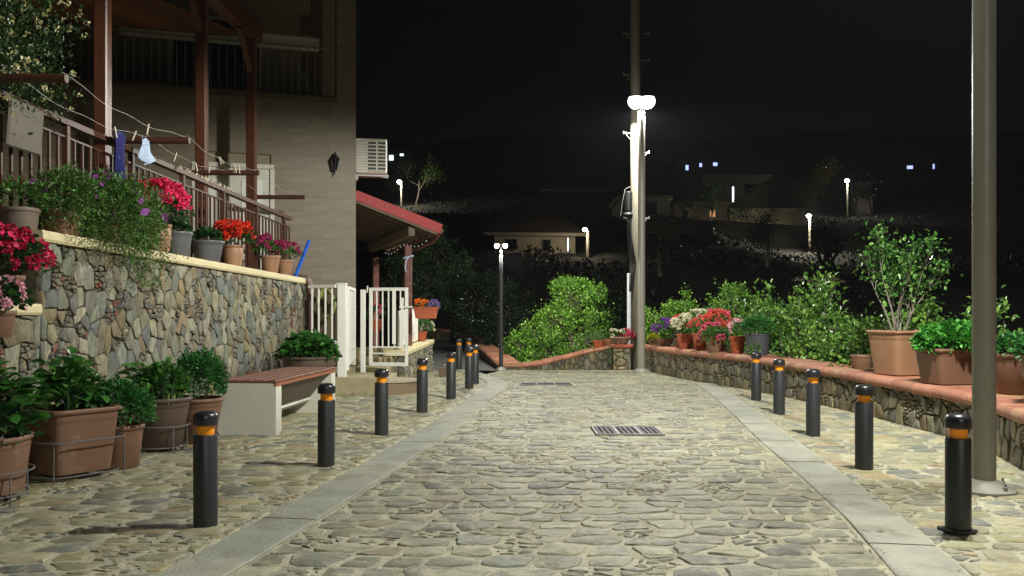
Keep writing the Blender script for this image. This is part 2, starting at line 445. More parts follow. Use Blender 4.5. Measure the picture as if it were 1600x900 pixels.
def masonry(parent, Wd, Hd, fmap, classes, sx, joint, tints, m, name, seg=.07, jit=.008, hgt=.006, bev=.008, depth=.02,
            limit=300, skip=None, tilt=.03, rough=.002, small_tints=None, small_r=.05, hvar=.5, jvar=.6, gname=None, cut=.3):
    if isinstance(classes, dict): sx = 1; cs = coursed(Wd, Hd, joint=joint, **classes)
    else: P = darts(Wd / sx, Hd, classes); cs = cells(P, Wd / sx, Hd, joint, jvar)
    lst = []
    for poly, a, r in cs:
        cx = sum(p[0] for p in poly) / len(poly) * sx; cy = sum(p[1] for p in poly) / len(poly)
        w = fmap(cx, cy, 0)
        if skip and skip(w, poly): continue
        Yd = max(w[1], .5)
        vis = a * sx / Yd ** 2 if abs(w[0]) / Yd < .62 and Yd > 3.6 else 0
        lst.append((vis, poly, r))
    lst.sort(key=lambda q: -q[0])
    rest = MB()
    for i, (vis, poly, r) in enumerate(lst):
        tt = small_tints if (small_tints and r < small_r) else tints
        c = rnd.choice(tt); k = rnd.uniform(.86, 1.16); c = tuple(min(.75, x * k * rnd.uniform(.96, 1.04)) for x in c)
        h = hgt * rnd.uniform(1 - hvar, 1 + hvar)
        mb = MB() if (i < limit and vis > 0) else rest
        stone_into(mb, poly, fmap, sx, seg, jit, h, bev, depth, c, tilt, rough, cut)
        if mb is not rest: mb.build(name, m, parent, smooth=40)
    if rest.v: rest.build(gname or name, m, parent, smooth=40, kind='stuff')

# ------------------------------------------------------------------ plan of the place (metres; camera at 0,0 looking along +Y)
BL = [(2.0, -1.75), (4.06, -1.44), (5.5, -1.22), (6.88, -1.02), (9.3, -.72), (12, -.45), (13.6, -.28), (14.6, -.24), (15.6, -.34), (16.6, -.56), (17.4, -.80), (18.6, -1.2)]
BR = [(2.0, 1.52), (4.06, 1.9), (5.17, 2.09), (6.5, 2.25), (8.4, 2.46), (10.8, 2.77), (12.8, 3.0), (14.9, 3.2)]
def wallL(Y): return -3.7 + .0845 * (Y - 6.4)       # street face of the tall stone wall
WR = [(3.2, 3.0), (3.35, 4.2), (3.60, 5.3), (3.83, 6.72), (4.09, 7.58), (4.16, 8.57), (4.12, 9.28), (4.03, 10.6), (3.9, 11.8), (3.75, 12.8), (3.6, 13.6), (3.17, 15.1), (2.85, 16.6), (2.66, 18.05)]
def smooth_path(pts, n):
    P = np.array(pts, float); d = np.r_[0, np.cumsum(np.linalg.norm(np.diff(P, axis=0), axis=1))]
    s = np.linspace(0, d[-1], n); Q = np.stack([np.interp(s, d, P[:, k]) for k in range(P.shape[1])], 1)
    for _ in range(6): Q[1:-1] = (Q[:-2] + 2 * Q[1:-1] + Q[2:]) / 4
    d = np.r_[0, np.cumsum(np.linalg.norm(np.diff(Q[:, :2], axis=0), axis=1))]
    return Q, d
WRq, WRd = smooth_path(WR, 90)
def path_at(Q, d, s):
    s = min(max(s, 0), d[-1]); p = np.array([np.interp(s, d, Q[:, k]) for k in range(Q.shape[1])])
    e = .03; a = np.array([np.interp(min(s + e, d[-1]), d, Q[:, k]) for k in range(2)]); b = np.array([np.interp(max(s - e, 0), d, Q[:, k]) for k in range(2)])
    t = a - b; t /= np.linalg.norm(t) + 1e-9
    return p, t
def wallR(Y): return float(np.interp(Y, WRq[:, 1], WRq[:, 0]))

# ---- terrain: street shelf, valley, dark hillside
def terr(X, Y):
    hill = interp([(0, -3.2), (19, -3.2), (22, -2.2), (26, -.8), (30, .9), (36, 2.5), (45, 4.0), (52, 4.8), (60, 6.8), (72, 8.4), (90, 12.8), (105, 15.6), (120, 20.4), (170, 32), (260, 49), (420, 66), (900, 90)], Y + .06 * X)
    hill += (math.sin(X * .11 + 1) * 1.0 + math.sin(X * .031 + Y * .04) * 2.2) * min(1, max(0, (Y - 45) / 60))
    sm = lambda q: max(0, min(1, q)) ** 2 * (3 - 2 * max(0, min(1, q)))
    hill -= 1.9 * sm((X - 12) / 4) * (1 - sm((Y - 65) / 4)) * sm((Y - 38) / 10)
    # shelf carrying street, houses at left and the path behind
    edge = 4.7 if Y < 12 else (3.4 if Y < 18.6 else -.1 - (Y - 18) * .095)
    shelf = 1 - min(1, max(0, (X - edge) / 1.6))
    if Y > 18.7 and X > -.3: shelf *= max(0, 1 - (Y - 18.7) / 1.2) if X > 0 else 1
    if Y > 40: shelf *= max(0, 1 - (Y - 40) / 6)
    z = hill * (1 - shelf) + (-.35) * shelf
    return z
tm = MB(); xs = np.r_[np.linspace(-700, -60, 14), np.linspace(-50, -14, 10), np.linspace(-12, 14, 60), np.linspace(17, 60, 14), np.linspace(80, 700, 14)]
ys = np.r_[np.linspace(-60, 0, 6), np.linspace(2, 26, 56), np.linspace(28, 130, 50), np.linspace(140, 900, 26)]
vs = [(x, y, terr(x, y) + (rnd.uniform(-.12, .12) if y > 24 or x > 7 else 0)) for y in ys for x in xs]; nx = len(xs)
fs = [(j * nx + i, j * nx + i + 1, (j + 1) * nx + i + 1, (j + 1) * nx + i) for j in range(len(ys) - 1) for i in range(nx - 1)]
tm.add(vs, fs); tm.build('hillside', M_GRASS, kind='structure', label='dark hillside rising behind the village and below the street walls')

# ---- street bed (mortar) and stones
def edge_table(tab, off): return [(y, x + off) for y, x in tab]
bed = MB()
def strip(mb, fl, fr, y0, y1, z, n=60, m=10):
    v = []; f = []
    for j in range(n + 1):
        y = y0 + (y1 - y0) * j / n
        for i in range(m + 1):
            a = fl(y); b = fr(y); v.append((a + (b - a) * i / m, y, z))
    for j in range(n):
        for i in range(m): k = j * (m + 1) + i; f.append((k, k + 1, k + m + 2, k + m + 1))
    mb.add(v, f)
HALF = .165
road_l = lambda y: interp(BL, y) + HALF if y < 17.0 else max(interp(BL, 17.0) + HALF, -.5 + (y - 17) * .25)
road_r = lambda y: min(interp(BR, y) - HALF if y < 14.6 else 9, wallR(y) + .02) if y < 14.6 else wallR(y) + .02
strip(bed, road_l, road_r, 1.5, 18.25, 0.0)
road = bed.build('road', M_MORTAR, kind='structure', label='stone paved road surface between the two kerb bands')
GREY = [rgb(128, 130, 110), rgb(142, 142, 118), rgb(120, 120, 102), rgb(150, 148, 122), rgb(112, 112, 98), rgb(158, 156, 130), rgb(138, 132, 106), rgb(130, 130, 112), rgb(134, 136, 116)]
WARM = [rgb(150, 146, 116), rgb(160, 154, 120), rgb(136, 136, 114), rgb(158, 148, 110), rgb(146, 132, 100), rgb(126, 128, 114), rgb(168, 162, 130), rgb(118, 121, 112), rgb(150, 148, 120)]
def road_map(s, t, h):
    y = 2.6 + t; a, b = road_l(y) + .012, road_r(y) - .012
    return (a + (b - a) * s / 4.0, y, h + .002)
GR = [(.54, 8.9, .67, .60)]      # drain grate centre x, y, w, d
grates = [(1.16 - .02, 8.9, .66, .40), (.55, 14.6, .78, .42)]
def road_skip(w, poly):
    for gx, gy, gw, gd in grates:
        if abs(w[0] - gx) < gw / 2 + .10 and abs(w[1] - gy) < gd / 2 + .08: return True
    return False
masonry(road, 4.0, 15.6, road_map, dict(rh=(.13, .24), cw=(.20, .46), p_split=.16, chip=.008), 1.85, .015, GREY, M_STONE, 'paving_stone',
        seg=.055, jit=.014, hgt=.0045, bev=.012, depth=.01, skip=road_skip, tilt=.025, rough=.003, limit=300, cut=.38)
bl = MB(); strip(bl, lambda y: wallL(y) - .3 if y < 13.4 else -2.6 + (y - 13.4) * .19, lambda y: interp(BL, y) - HALF, 1.5, 18.4, 0.0)
pav_l = bl.build('pavement', M_MORTAR, kind='structure', label='stone paved pavement in front of the tall rubble wall')
def pl_map(s, t, h):
    y = 2.6 + t; a = (wallL(y) + .0 if y < 13.4 else -2.55 + (y - 13.4) * .19); b = interp(BL, y) - HALF - .012
    return (a + (b - a) * s / 2.2, y, h + .002)
masonry(pav_l, 2.2, 15.7, pl_map, dict(rh=(.11, .24), cw=(.15, .36), p_split=.2, chip=.006), 1.5, .017, WARM, M_STONE, 'paving_stone',
        seg=.055, jit=.014, hgt=.0045, bev=.012, depth=.01, tilt=.02, limit=300, cut=.3)
brr = MB(); strip(brr, lambda y: interp(BR, y) + HALF, lambda y: wallR(y) + .25, 1.5, 14.6, 0.0)
pav_r = brr.build('pavement', M_MORTAR, kind='structure', label='stone paved pavement beside the low curved wall')
def pr_map(s, t, h):
    y = 2.6 + t; a = interp(BR, y) + HALF + .012; b = wallR(y)
    return (a + (b - a) * s / 1.5, y, h + .002)
masonry(pav_r, 1.5, 12.0, pr_map, dict(rh=(.12, .26), cw=(.16, .38), p_split=.2, chip=.006), 1.5, .016, [tuple(min(.6, c * 1.12) for c in t) for t in WARM], M_STONE, 'paving_stone',
        seg=.055, jit=.014, hgt=.004, bev=.012, depth=.01, tilt=.02, limit=300, cut=.3)

# ---- kerb bands: flush grey slabs laid end to end
def band(tab, y0, y1, step, label):
    root = MB()
    pts = [(interp(tab, y), y) for y in np.linspace(y0, y1, 60)]
    Q, d = smooth_path(pts, 200)
    s = 0; slabs = []
    def frame(s_):
        p, t = path_at(Q, d, s_); return p, np.array([t[1], -t[0]])
    v = []; f = []
    n = 80
    for i in range(n + 1):
        p, nn = frame(d[-1] * i / n); v += [(*(p - nn * (HALF + .004)), -.01), (*(p + nn * (HALF + .004)), -.01), (*(p + nn * (HALF + .004)), .001), (*(p - nn * (HALF + .004)), .001)]
    for i in range(n):
        a = i * 4; b = a + 4
        f += [(a + 3, a + 2, b + 2, b + 3)]
    root.add(v, f); r = root.build('kerb_band', M_MORTAR, kind='structure', label=label)
    while s < d[-1] - .15:
        L = step * rnd.uniform(.85, 1.15); e = min(s + L, d[-1]); g = .003
        mb = MB(); v = []; k = 6; hz = .014 + rnd.uniform(-.003, .003)
        ring = [(-1, 0, -.01), (-1, 0, hz - .005), (-1, 1, hz), (1, 1, hz), (1, 0, hz - .005), (1, 0, -.01)]
        for i in range(k + 1):
            ss = s + g + (e - s - 2 * g) * i / k; p, nn = frame(ss)
            for sg, ins, z in ring:
                q = p + nn * sg * (HALF - .004 - ins * .008 - rnd.uniform(0, .003)); v.append((q[0], q[1], z))
        m6 = len(ring); f = []
        for i in range(k):
            for j in range(m6 - 1): a = i * m6 + j; f.append((a, a + 1, a + m6 + 1, a + m6))
        f.append(tuple(range(m6))); f.append(tuple(k * m6 + j for j in range(m6))[::-1])
        f = [q[::-1] for q in f]
        c = rnd.choice([rgb(148, 150, 136), rgb(154, 155, 140), rgb(143, 146, 133), rgb(158, 158, 143)])
        mb.add(v, f, c); mb.build('kerb_slab', M_BAND, r, smooth=25)
        s = e
band(BL, 2.2, 18.3, .95, 'grey stone kerb band along the left side of the road')
band(BR, 2.2, 14.75, .62, 'pale stone kerb band along the right side of the road')

# ---- drain grates
M_GRI = mat('drain_iron', rgb(74, 70, 80), .55, 30, .2, metal=.3)
def grate(x, y, w, d, label):
    t = thing('drain_grate', (x, y, .004), label, 'drain grate', 'drain grates set in the road')
    MB().box((0, 0, .0), (w, d, .004)).build('pit', M_BLACK, t)
    f = MB()
    for sx in (-1, 1): f.box((sx * (w / 2 - .012), 0, .009), (.024, d, .016))
    for sy in (-1, 1): f.box((0, sy * (d / 2 - .012), .009), (w - .05, .024, .016))
    for q in (-1, 1): f.box((q * w / 6, 0, .0095), (.03, d - .05, .015))
    f.build('frame', mat('grate_frame', rgb(124, 122, 118), .6, 20, .15), t)
    me = MB().box((0, 0, 0), (.010, d - .05, .012)).mesh('bar', M_GRI, 0)
    n = int(w / .045)
    for i in range(1, n):
        xx = -w / 2 + w * i / n
        if min(abs(xx - w / 6), abs(xx + w / 6)) < .02: continue
        link('bar', me, t, (xx, 0, .008))
    me = MB().box((0, 0, 0), (w - .05, .010, .010)).mesh('cross_bar', M_GRI, 0)
    for i in range(1, 6): link('cross_bar', me, t, (0, -d / 2 + d * i / 6, .0085))
grate(1.14, 8.9, .66, .66 * .9, 'three panel metal drain grate in the middle of the road')
grate(.55, 14.6, .85, .40, 'far dark drain grate near the end of the road')

# ------------------------------------------------------------------ tall rubble wall on the left
YW0, YS1, YS2, YW1 = 3.0, 6.30, 6.93, 13.55
def top_l(Y):   # underside of the coping
    if Y < YS1: return .93
    if Y < YS2: return 1.17
    return 1.74 - .0215 * (Y - 6.9)
wl = thing('stone_wall', (0, 0, 0), 'tall rubble stone wall with cream coping carrying the flower pots', 'stone wall')
def wl_map_from(y0):
    def f(s, t, h):
        Y = y0 + s; c, n = .9965, (.9965, -.0842)
        return (wallL(Y) + n[0] * h, Y + n[1] * h, t)
    return f
core = MB()
for a, b in ((YW0, YS1), (YS1, YS2), (YS2, YW1)):
    za, zb = top_l(a + .001), top_l(b - .001)
    xa, xb = wallL(a) - .02, wallL(b) - .02
    v = [(xa, a, -.3), (xb, b, -.3), (xb, b, zb), (xa, a, za), (xa - .36, a, -.3), (xb - .36, b, -.3), (xb - .36, b, zb), (xa - .36, a, za)]
    core.add(v, [(0, 1, 2, 3), (7, 6, 5, 4), (0, 3, 7, 4), (1, 5, 6, 2), (3, 2, 6, 7)])
core.build('core', M_DARKM, wl, smooth=0)
WST = [rgb(120, 123, 110), rgb(128, 129, 112), rgb(108, 113, 106), rgb(138, 132, 106), rgb(132, 118, 88), rgb(146, 143, 120), rgb(122, 116, 98), rgb(112, 117, 110), rgb(138, 126, 94), rgb(122, 124, 108), rgb(152, 149, 128), rgb(106, 106, 98), rgb(128, 122, 100)]
WSM = [rgb(118, 114, 96), rgb(100, 100, 90), rgb(132, 124, 100), rgb(128, 84, 66), rgb(108, 104, 92), rgb(112, 106, 90), rgb(126, 118, 96), rgb(110, 112, 102), rgb(96, 92, 78), rgb(122, 120, 104)]
WSR = [rgb(112, 104, 82), rgb(122, 116, 92), rgb(100, 96, 78), rgb(134, 124, 94), rgb(116, 102, 74), rgb(126, 122, 104), rgb(106, 104, 90)]
def rubble(parent, y0, y1, topf, classes, sy=.72, lim=300, name='wall_stone', **kw):
    Wd = y1 - y0; Hd = 1.9
    f = wl_map_from(y0)
    masonry(parent, Wd, Hd, lambda s, t, h: f(s, min(t, topf(y0 + s) - .004), h), classes, sy, .006, WST, M_RUBBLE, name, seg=.06, jit=.007, hgt=.016, bev=.006, depth=.02,
            skip=lambda w, p: min(q[1] for q in p) > topf(w[1]) - .03, tilt=.10, rough=.0025, cut=.16, small_tints=WSM, small_r=.5, limit=lim, hvar=.7, **kw)
rubble(wl, YS2, YW1, top_l, dict(rh=(.12, .28), cw=(.10, .21), p_split=.24, chip=.0028, jx=.30, jy=.45, chip_sx=1.5), lim=290, gname='small_wall_stones')
rubble(wl, YW0, YS2 - .01, top_l, dict(rh=(.15, .26), cw=(.12, .26), p_split=.2, chip=.003, jx=.3, jy=.4), lim=10, gname='small_wall_stones')
# coping pieces
def coping(a, b, z0, z1, name='coping_slab', over=.045, th=.085):
    mb = MB(); xa, xb = wallL(a), wallL(b)
    pr = [(over, 0), (over + .012, .02), (over + .012, th - .02), (over, th), (-.42, th), (-.42, 0)]
    v = [(xa + x, a, z0 + z) for x, z in pr] + [(xb + x, b, z1 + z) for x, z in pr]; n = len(pr)
    f = [(i, (i + 1) % n, (i + 1) % n + n, i + n) for i in range(n)] + [tuple(range(n))[::-1], tuple(range(n, 2 * n))]
    mb.add(v, [q[::-1] for q in f]); return mb.build(name, M_CREAM, wl, smooth=30)
yy = YS2 - .05
while yy < YW1:
    e = min(yy + 1.12, YW1 + .02); coping(yy + .003, e - .003, top_l(max(yy, YS2 + .001)), top_l(e)); yy = e
coping(YS1 - .06, YS2 - .055, 1.17, 1.17); coping(YW0, YS1 - .065, .93, .93)

# terrace behind the wall
MB().add([(wallL(4) - .38, 4, 1.5), (wallL(16) - .38, 16, 1.5), (-12, 16, 1.5), (-12, 4, 1.5)], [(0, 1, 2, 3)]).build('terrace', M_OLDC, kind='structure', label='raised terrace behind the tall stone wall', smooth=0)

# ------------------------------------------------------------------ railing along the terrace
def railX(Y): return wallL(Y) - .33
rl = thing('iron_railing', (0, 0, 0), 'brown iron railing with thin balusters along the terrace edge', 'railing')
hz = lambda Y: 2.86 - .040 * (Y - 7.6)
g = MB(); g.bar((railX(5.0), 5.0, hz(5.0)), (railX(13.75), 13.75, hz(13.75)), .075, .05); g.build('handrail', M_RAIL, rl)
g = MB(); g.bar((railX(7.5), 7.5, hz(7.5) - .13), (railX(13.75), 13.75, hz(13.75) - .13), .03, .018); g.build('top_bar', M_RAIL, rl)
g = MB(); g.bar((railX(5), 5, top_l(8) + .14), (railX(13.75), 13.75, top_l(13.75) + .12), .03, .018); g.build('bottom_bar', M_RAIL, rl)
bal = MB().box((0, 0, 0), (.022, .022, 1)).mesh('baluster', M_RAIL, 0)
post = MB().box((0, 0, 0), (.05, .05, 1)).mesh('railing_post', M_RAIL, 0)
Y = 5.1; i = 0
while Y < 13.75:
    z0 = top_l(max(Y, 7)) + .13
    if i % 9 == 4: z1 = hz(Y) - .02; link('railing_post', post, rl, (railX(Y), Y, (z0 - .1 + z1) / 2), None, (1, 1, z1 - z0 + .1))
    else: z1 = hz(Y) - .135; link('baluster', bal, rl, (railX(Y), Y, (z0 + z1) / 2), None, (1, 1, z1 - z0))
    Y += .125; i += 1

# ------------------------------------------------------------------ porch: timber posts, beam, soffit boards
pc = thing('timber_porch', (0, 0, 0), 'brown timber porch with tall posts, beam and board ceiling over the terrace', 'porch')
PX = lambda Y: -4.25 + .035 * (Y - 9.3)
for Y in (9.3, 12.0, 14.05):
    MB().box((PX(Y), Y, 3.5), (.145, .13, 4.1), ch=.014).build('post', M_WOOD, pc)
    MB().box((PX(Y), Y, 1.56), (.19, .18, .12), ch=.01).build('post_base', M_WOOD, pc)
MB().bar((PX(4), 4, 5.62), (PX(14.3), 14.3, 5.62), .2, .30).build('beam', M_WOOD, pc)
for Y in (9.3, 12.0, 14.05):
    MB().bar((PX(Y), Y - .62, 5.46), (PX(Y), Y - .07, 4.95), .07, .08).build('brace', M_WOOD, pc)
sb = [MB().box((0, 0, 0), (.148, 4.6, .03), tint=t, ch=.006).mesh('ceiling_board', M_SOFF, 0) for t in (rgb(120, 78, 46), rgb(104, 66, 38), rgb(134, 88, 52))]
for i in range(34):
    if -9.4 + i * .17 > -5.35: break
    link('ceiling_board', rnd.choice(sb), pc, (-9.4 + i * .17, 12.9 - (i % 2) * .0, 5.82 + rnd.uniform(-.004, .004)), (0, 0, R(-24)))

# ------------------------------------------------------------------ the house (corner at O; u runs left along the facade, w runs back)
O = Vector((-2.70, 15.5, 0)); dU = Vector((-.952, -.307, 0)); dN = Vector((.307, -.952, 0))
HZ = math.atan2(-dU.y, -dU.x)
house = thing('house', O, 'house with wood grain tiled facade and recessed upper balcony', 'house', rz=HZ)
# local frame: x = -u (negative goes left along the facade), y = w (back)
hb = MB()
hb.box((-3.5, 4.15, 2.2), (7.0, 8.2, 5.1 + .0))          # lower block behind the tiles: y .05 .. 8.25 z -.35 .. 4.75
hb.box((-.17 + .0, .17 + .02, 7.0), (.30, .26, 4.5))
hb.box((-3.5, 5.0, 7.0), (6.98, 6.4, 4.5))
hb.build('wall', M_RENDER, house, smooth=0)
TC = [rgb(124, 113, 93), rgb(121, 110, 90), rgb(127, 116, 95), rgb(118, 107, 88), rgb(123, 112, 92)]
tile_cache = {}
def tile(L, H, tone):
    k = (round(L, 3), round(H, 3), tone)
    if k not in tile_cache: tile_cache[k] = MB().box((0, 0, 0), (L - .0012, .03, H - .0015), tint=TC[tone], ch=0).mesh('facade_tile', M_CLAD, 0)
    return tile_cache[k]
th = .235; row = 0; z = 1.48
DOOR = (-2.62, -1.42, 3.62)     # x0 x1 ztop
while z < 4.78:
    H = min(th, 4.84 - z); x = -6.9 + (row * .41) % 1.18 - 1.18
    while x < 0:
        L = 1.18; a, b = max(x, -6.9), min(x + L, 0)
        segs = [(a, b)]
        if z < DOOR[2]:
            segs = [(p, q) for p, q in ((a, min(b, DOOR[0])), (max(a, DOOR[1]), b)) if q - p > .02]
        for p, q in segs:
            if q - p > .03: link('facade_tile', tile(q - p, H, rnd.randrange(5)), house, ((p + q) / 2, 0.016 + rnd.uniform(0, .002), z + H / 2))
        x += L
    z += H; row += 1
z = 4.84; row = 0
while z < 8.6:
    link('facade_tile', tile(.33, th, rnd.randrange(5)), house, (-.165, .016, z + th / 2)); z += th
# side return + balcony floor edge + quoins + recess details
MB().box((-3.62, .72, 4.80), (6.56, 1.6, .09)).build('balcony_floor', M_RENDER2, house, smooth=0)
for k in range(9):
    if k % 2 == 0: MB().box((-.58, 1.79, 5.0 + k * .36 + .18), (.40, .03, .36), ch=.01).build('quoin', M_RENDER2, house)
    else: MB().box((-.49, 1.79, 5.0 + k * .36 + .18), (.22, .03, .36), ch=.01).build('quoin', M_RENDER2, house)
MB().box((-2.2, .30, 5.83), (3.2, .22, .20), ch=.02).build('awning_box', M_ACW, house)
wi = MB().box((-2.3, 1.79, 5.85), (1.5, .05, 1.4)).build('window', M_GLASSD, house)
fr = MB(); fr.box((-2.3, 1.77, 6.58), (1.62, .06, .06)); fr.box((-3.08, 1.77, 5.85), (.06, .06, 1.5)); fr.box((-1.52, 1.77, 5.85), (.06, .06, 1.5)); fr.build('frame', M_ACW, wi)
dr = MB()
dr.box((-2.02, .04, 2.56), (1.16, .05, 2.08), ch=.005)
dr = dr.build('door', M_ACW, house)
for q in (-2.31, -1.73): MB().box((q, .005, 2.75), (.34, .02, 1.3), ch=.008).build('door_panel', M_WHITE, dr)
MB().box((-1.99, -.005, 2.5), (.02, .05, .14)).build('handle', M_GALV, dr)
fr = MB(); fr.box((-2.02, .0, 3.62), (1.3, .06, .07)); fr.box((-2.64, .0, 2.55), (.07, .06, 2.1)); fr.box((-1.40, .0, 2.55), (.07, .06, 2.1)); fr.build('door_frame', M_ACW, house)
# balcony railing
br = thing('balcony_railing', O, 'thin pale vertical bars of the upper balcony railing', 'railing', rz=HZ)
for z_, nm in ((5.72, 'handrail'), (4.90, 'bottom_rail')): MB().box((-3.4, .10, z_), (6.1, .03, .025)).build(nm, M_GALV, br)
bme = MB().box((0, 0, 0), (.014, .014, .80)).mesh('baluster', M_GALV, 0)
x = -.42
while x > -6.4: link('baluster', bme, br, (x, .10, 5.31)); x -= .131
# wall lantern
wlm = thing('wall_lantern', O + (-dU) * -.37 + Vector((0, 0, 3.72)) + dN * .11, 'unlit dark coach lantern on the facade near its right edge', 'wall lantern', rz=HZ)
MB().box((0, .10, -.02), (.05, .02, .16), ch=.005).build('wall_plate', M_BLACK, wlm)
MB().tube([(0, .09, -.06), (0, .04, -.17), (0, -.0, -.20), (0, 0, -.13)], .009, 6).build('bracket', M_BLACK, wlm)
MB().lathe([(.03, -.12), (.075, .07)], 6, caps=False).build('glass_body', M_GLASSD, wlm, smooth=0)
MB().lathe([(.09, .07), (.075, .09), (.035, .14), (.03, .15), (.012, .19), (.002, .2)], 6).build('hood', M_BLACK, wlm, smooth=0)
g = MB()
for k in range(6):
    a = 2 * math.pi * (k + .5) / 6; g.tube([(.032 * math.cos(a), .032 * math.sin(a), -.125), (.079 * math.cos(a), .079 * math.sin(a), .075)], .006, 4)
g.build('cage', M_BLACK, wlm)
# air conditioner on the side wall
ac = thing('air_conditioner', O + (-dU) * .33 + (-dN) * .45 + Vector((0, 0, 3.95)), 'pale outdoor air conditioner unit on a bracket at the house corner', 'air conditioner', rz=HZ - .12)
MB().box((0, 0, 0), (.56, .30, .62), ch=.02).build('casing', M_ACW, ac)
MB().box((.10, -.157, 0), (.30, .012, .52)).build('grille_recess', M_BLACK, ac)
lou = MB().box((0, 0, 0), (.31, .02, .026), ch=.004).mesh('louvre', M_ACW, 0)
for k in range(9): link('louvre', lou, ac, (.10, -.168, -.26 + k * .065))
MB().box((.10, -.172, 0), (.03, .018, .52)).build('grille_bar', M_ACW, ac)
g = MB()
for k in range(11): g.box((-.17 + .0, -.155, -.25 + k * .05), (.18, .01, .012))
g.build('coil_slots', M_GALV, ac)
g = MB(); g.box((-.05, -.06, -.335), (.72, .04, .03)); g.box((-.05, .12, -.335), (.72, .04, .03)); g.box((-.25, .0, -.39), (.04, .3, .08)); g.build('bracket', M_GALV, ac)

# lean-to canopy at the house side (local: x right, y back)
cp = thing('lean_to_canopy', O, 'lean-to canopy with red metal roof on flaking timber posts', 'canopy', rz=HZ)
sl = -.36
def cz(x): return 3.22 + sl * x
g = MB(); g.add([(0, .1, cz(0) + .03), (1.50, .1, cz(1.5) + .03), (1.50, 5, cz(1.5) + .03), (0, 5, cz(0) + .03), (0, .1, cz(0) + .06), (1.50, .1, cz(1.5) + .06), (1.50, 5, cz(1.5) + .06), (0, 5, cz(0) + .06)],
      [(3, 2, 1, 0), (4, 5, 6, 7), (0, 1, 5, 4), (1, 2, 6, 5), (2, 3, 7, 6)]); g.build('roof_sheet', M_RED, cp, smooth=0)
g = MB(); g.bar((0, .08, cz(0) - .0), (1.53, .08, cz(1.53) - .0), .03, .17); g.build('red_flashing', M_RED, cp)
g = MB(); g.bar((0, .105, cz(0) - .10), (1.47, .105, cz(1.47) - .10), .05, .06); g.build('barge_board', M_GREYW, cp)
screw = MB().lathe([(.012, 0), (.012, .01), (.004, .016)], 6).mesh('screw', M_GALV)
for k in range(5): link('screw', screw, cp, (.25 + k * .29, .060, cz(.25 + k * .29) - .03 + (k % 2) * .04), (R(90), 0, 0))
pb = MB().box((0, 0, 0), (1.60, .115, .02), tint=rgb(88, 62, 50), ch=.004).mesh('roof_board', M_SOFF, 0)
for k in range(40): link('roof_board', pb, cp, (.74, .20 + k * .12, cz(.74) - .02), (0, math.atan(-sl), 0))
for k in range(8):
    g = MB(); g.bar((0, .45 + k * .62, cz(0) - .09), (1.45, .45 + k * .62, cz(1.45) - .09), .05, .09); g.build('rafter', M_GREYW, cp)
g = MB(); g.box((1.02, 2.5, cz(1.02) - .22), (.12, 4.6, .18), ch=.01); g.build('beam', M_GREYW, cp)
for y in (.45, 4.05):
    MB().box((1.0, y, 1.38), (.13, .13, 2.0), ch=.008).build('post', M_FLAKY, cp)
g = MB(); g.tube([(1.53, .1, cz(1.53) - .03), (1.53, 4.9, cz(1.53) - .09)], .05, 8); g.build('gutter', M_FLAKY, cp)
g = MB(); g.tube([(1.52, .25, cz(1.5) - .10), (1.50, .6, cz(1.5) - .2), (1.32, 1.3, cz(1.5) - .30), (1.2, 1.6, cz(1.5) - .32)], .035, 8); g.build('spout', M_FLAKY, cp)
sb_ = thing('string_lights', O, 'string of tiny white bulbs under the canopy', 'string lights', rz=HZ)
cur = [(1.35 - k * .01, .5 + k * .30, 2.50 - .05 * math.sin(k / 12 * math.pi * 3)) for k in range(13)]
MB().tube(cur, .004, 4).build('cable', M_BLACK, sb_)
bm = MB().lathe([(.002, -.009), (.007, -.003), (.006, .008)], 6).mesh('bulb', M_BULB)
for c in cur: link('bulb', bm, sb_, (c[0], c[1], c[2] - .02))
tw = thing('blue_rag', O, 'blue and white rag tied round the canopy post', 'rag', rz=HZ)
g = MB(); g.tube([(.93, .37, 2.16), (1.08, .37, 2.20), (1.08, .53, 2.18), (.92, .53, 2.15), (.92, .36, 2.16)], .014, 6); g.tube([(1.0, .36, 2.18), (.94, .34, 2.10), (.93, .345, 1.98), (.945, .34, 1.9)], .012, 6)
g.build('knot', M_CLOTHW, tw)

# ------------------------------------------------------------------ clothes line arms, wires, pegs, cloth
ARM = [(6.7, 2.94), (9.25, 2.96), (11.8, 3.02), (14.4, 3.03)]
cl = thing('clothes_line', (0, 0, 0), 'clothes line of brown arms with sagging wires beside the porch posts', 'clothes line')
for Y, z in ARM:
    g = MB(); g.tube([(-4.25, Y - .02, z + .0), (-3.33, Y, z)], .036, 10); g.build('arm', M_RAIL, cl)
def wire_pt(k, off, t):
    (Y0, z0), (Y1, z1) = ARM[k], ARM[k + 1]
    return (-3.36 - off, Y0 + (Y1 - Y0) * t, z0 + (z1 - z0) * t + .045 - .09 * 4 * t * (1 - t) + .012 * math.sin(t * 17 + k))
for k in range(3):
    for off in (0, .40, .75):
        MB().tube([wire_pt(k, off, t / 16) for t in range(17)], .0022, 5).build('wire', M_WIRE, cl)
pegme = MB(); pegme.box((-.007, 0, -.02), (.009, .010, .085), ry=.12); pegme.box((.007, 0, -.02), (.009, .010, .085), ry=-.12)
pegme = pegme.mesh('clothes_peg', M_PEG, 0)
def peg(p, ry=0, label='pale clothes peg gripping a clothes line wire', group='clothes pegs on the line wires'):
    link('clothes_peg', pegme, None, p, (rnd.uniform(-.4, .4), ry, rnd.uniform(0, 3)), (1.25,) * 3, label=label, cat='clothes peg', group=group)
for k, off, t in ((0, .40, .88), (0, .4, .70), (1, 0, .42), (1, 0, .62), (1, 0, .70), (1, .40, .55), (1, .4, .75), (1, .40, .30), (0, 0, .62)):
    peg(wire_pt(k, off, t), rnd.uniform(-.5, .5))
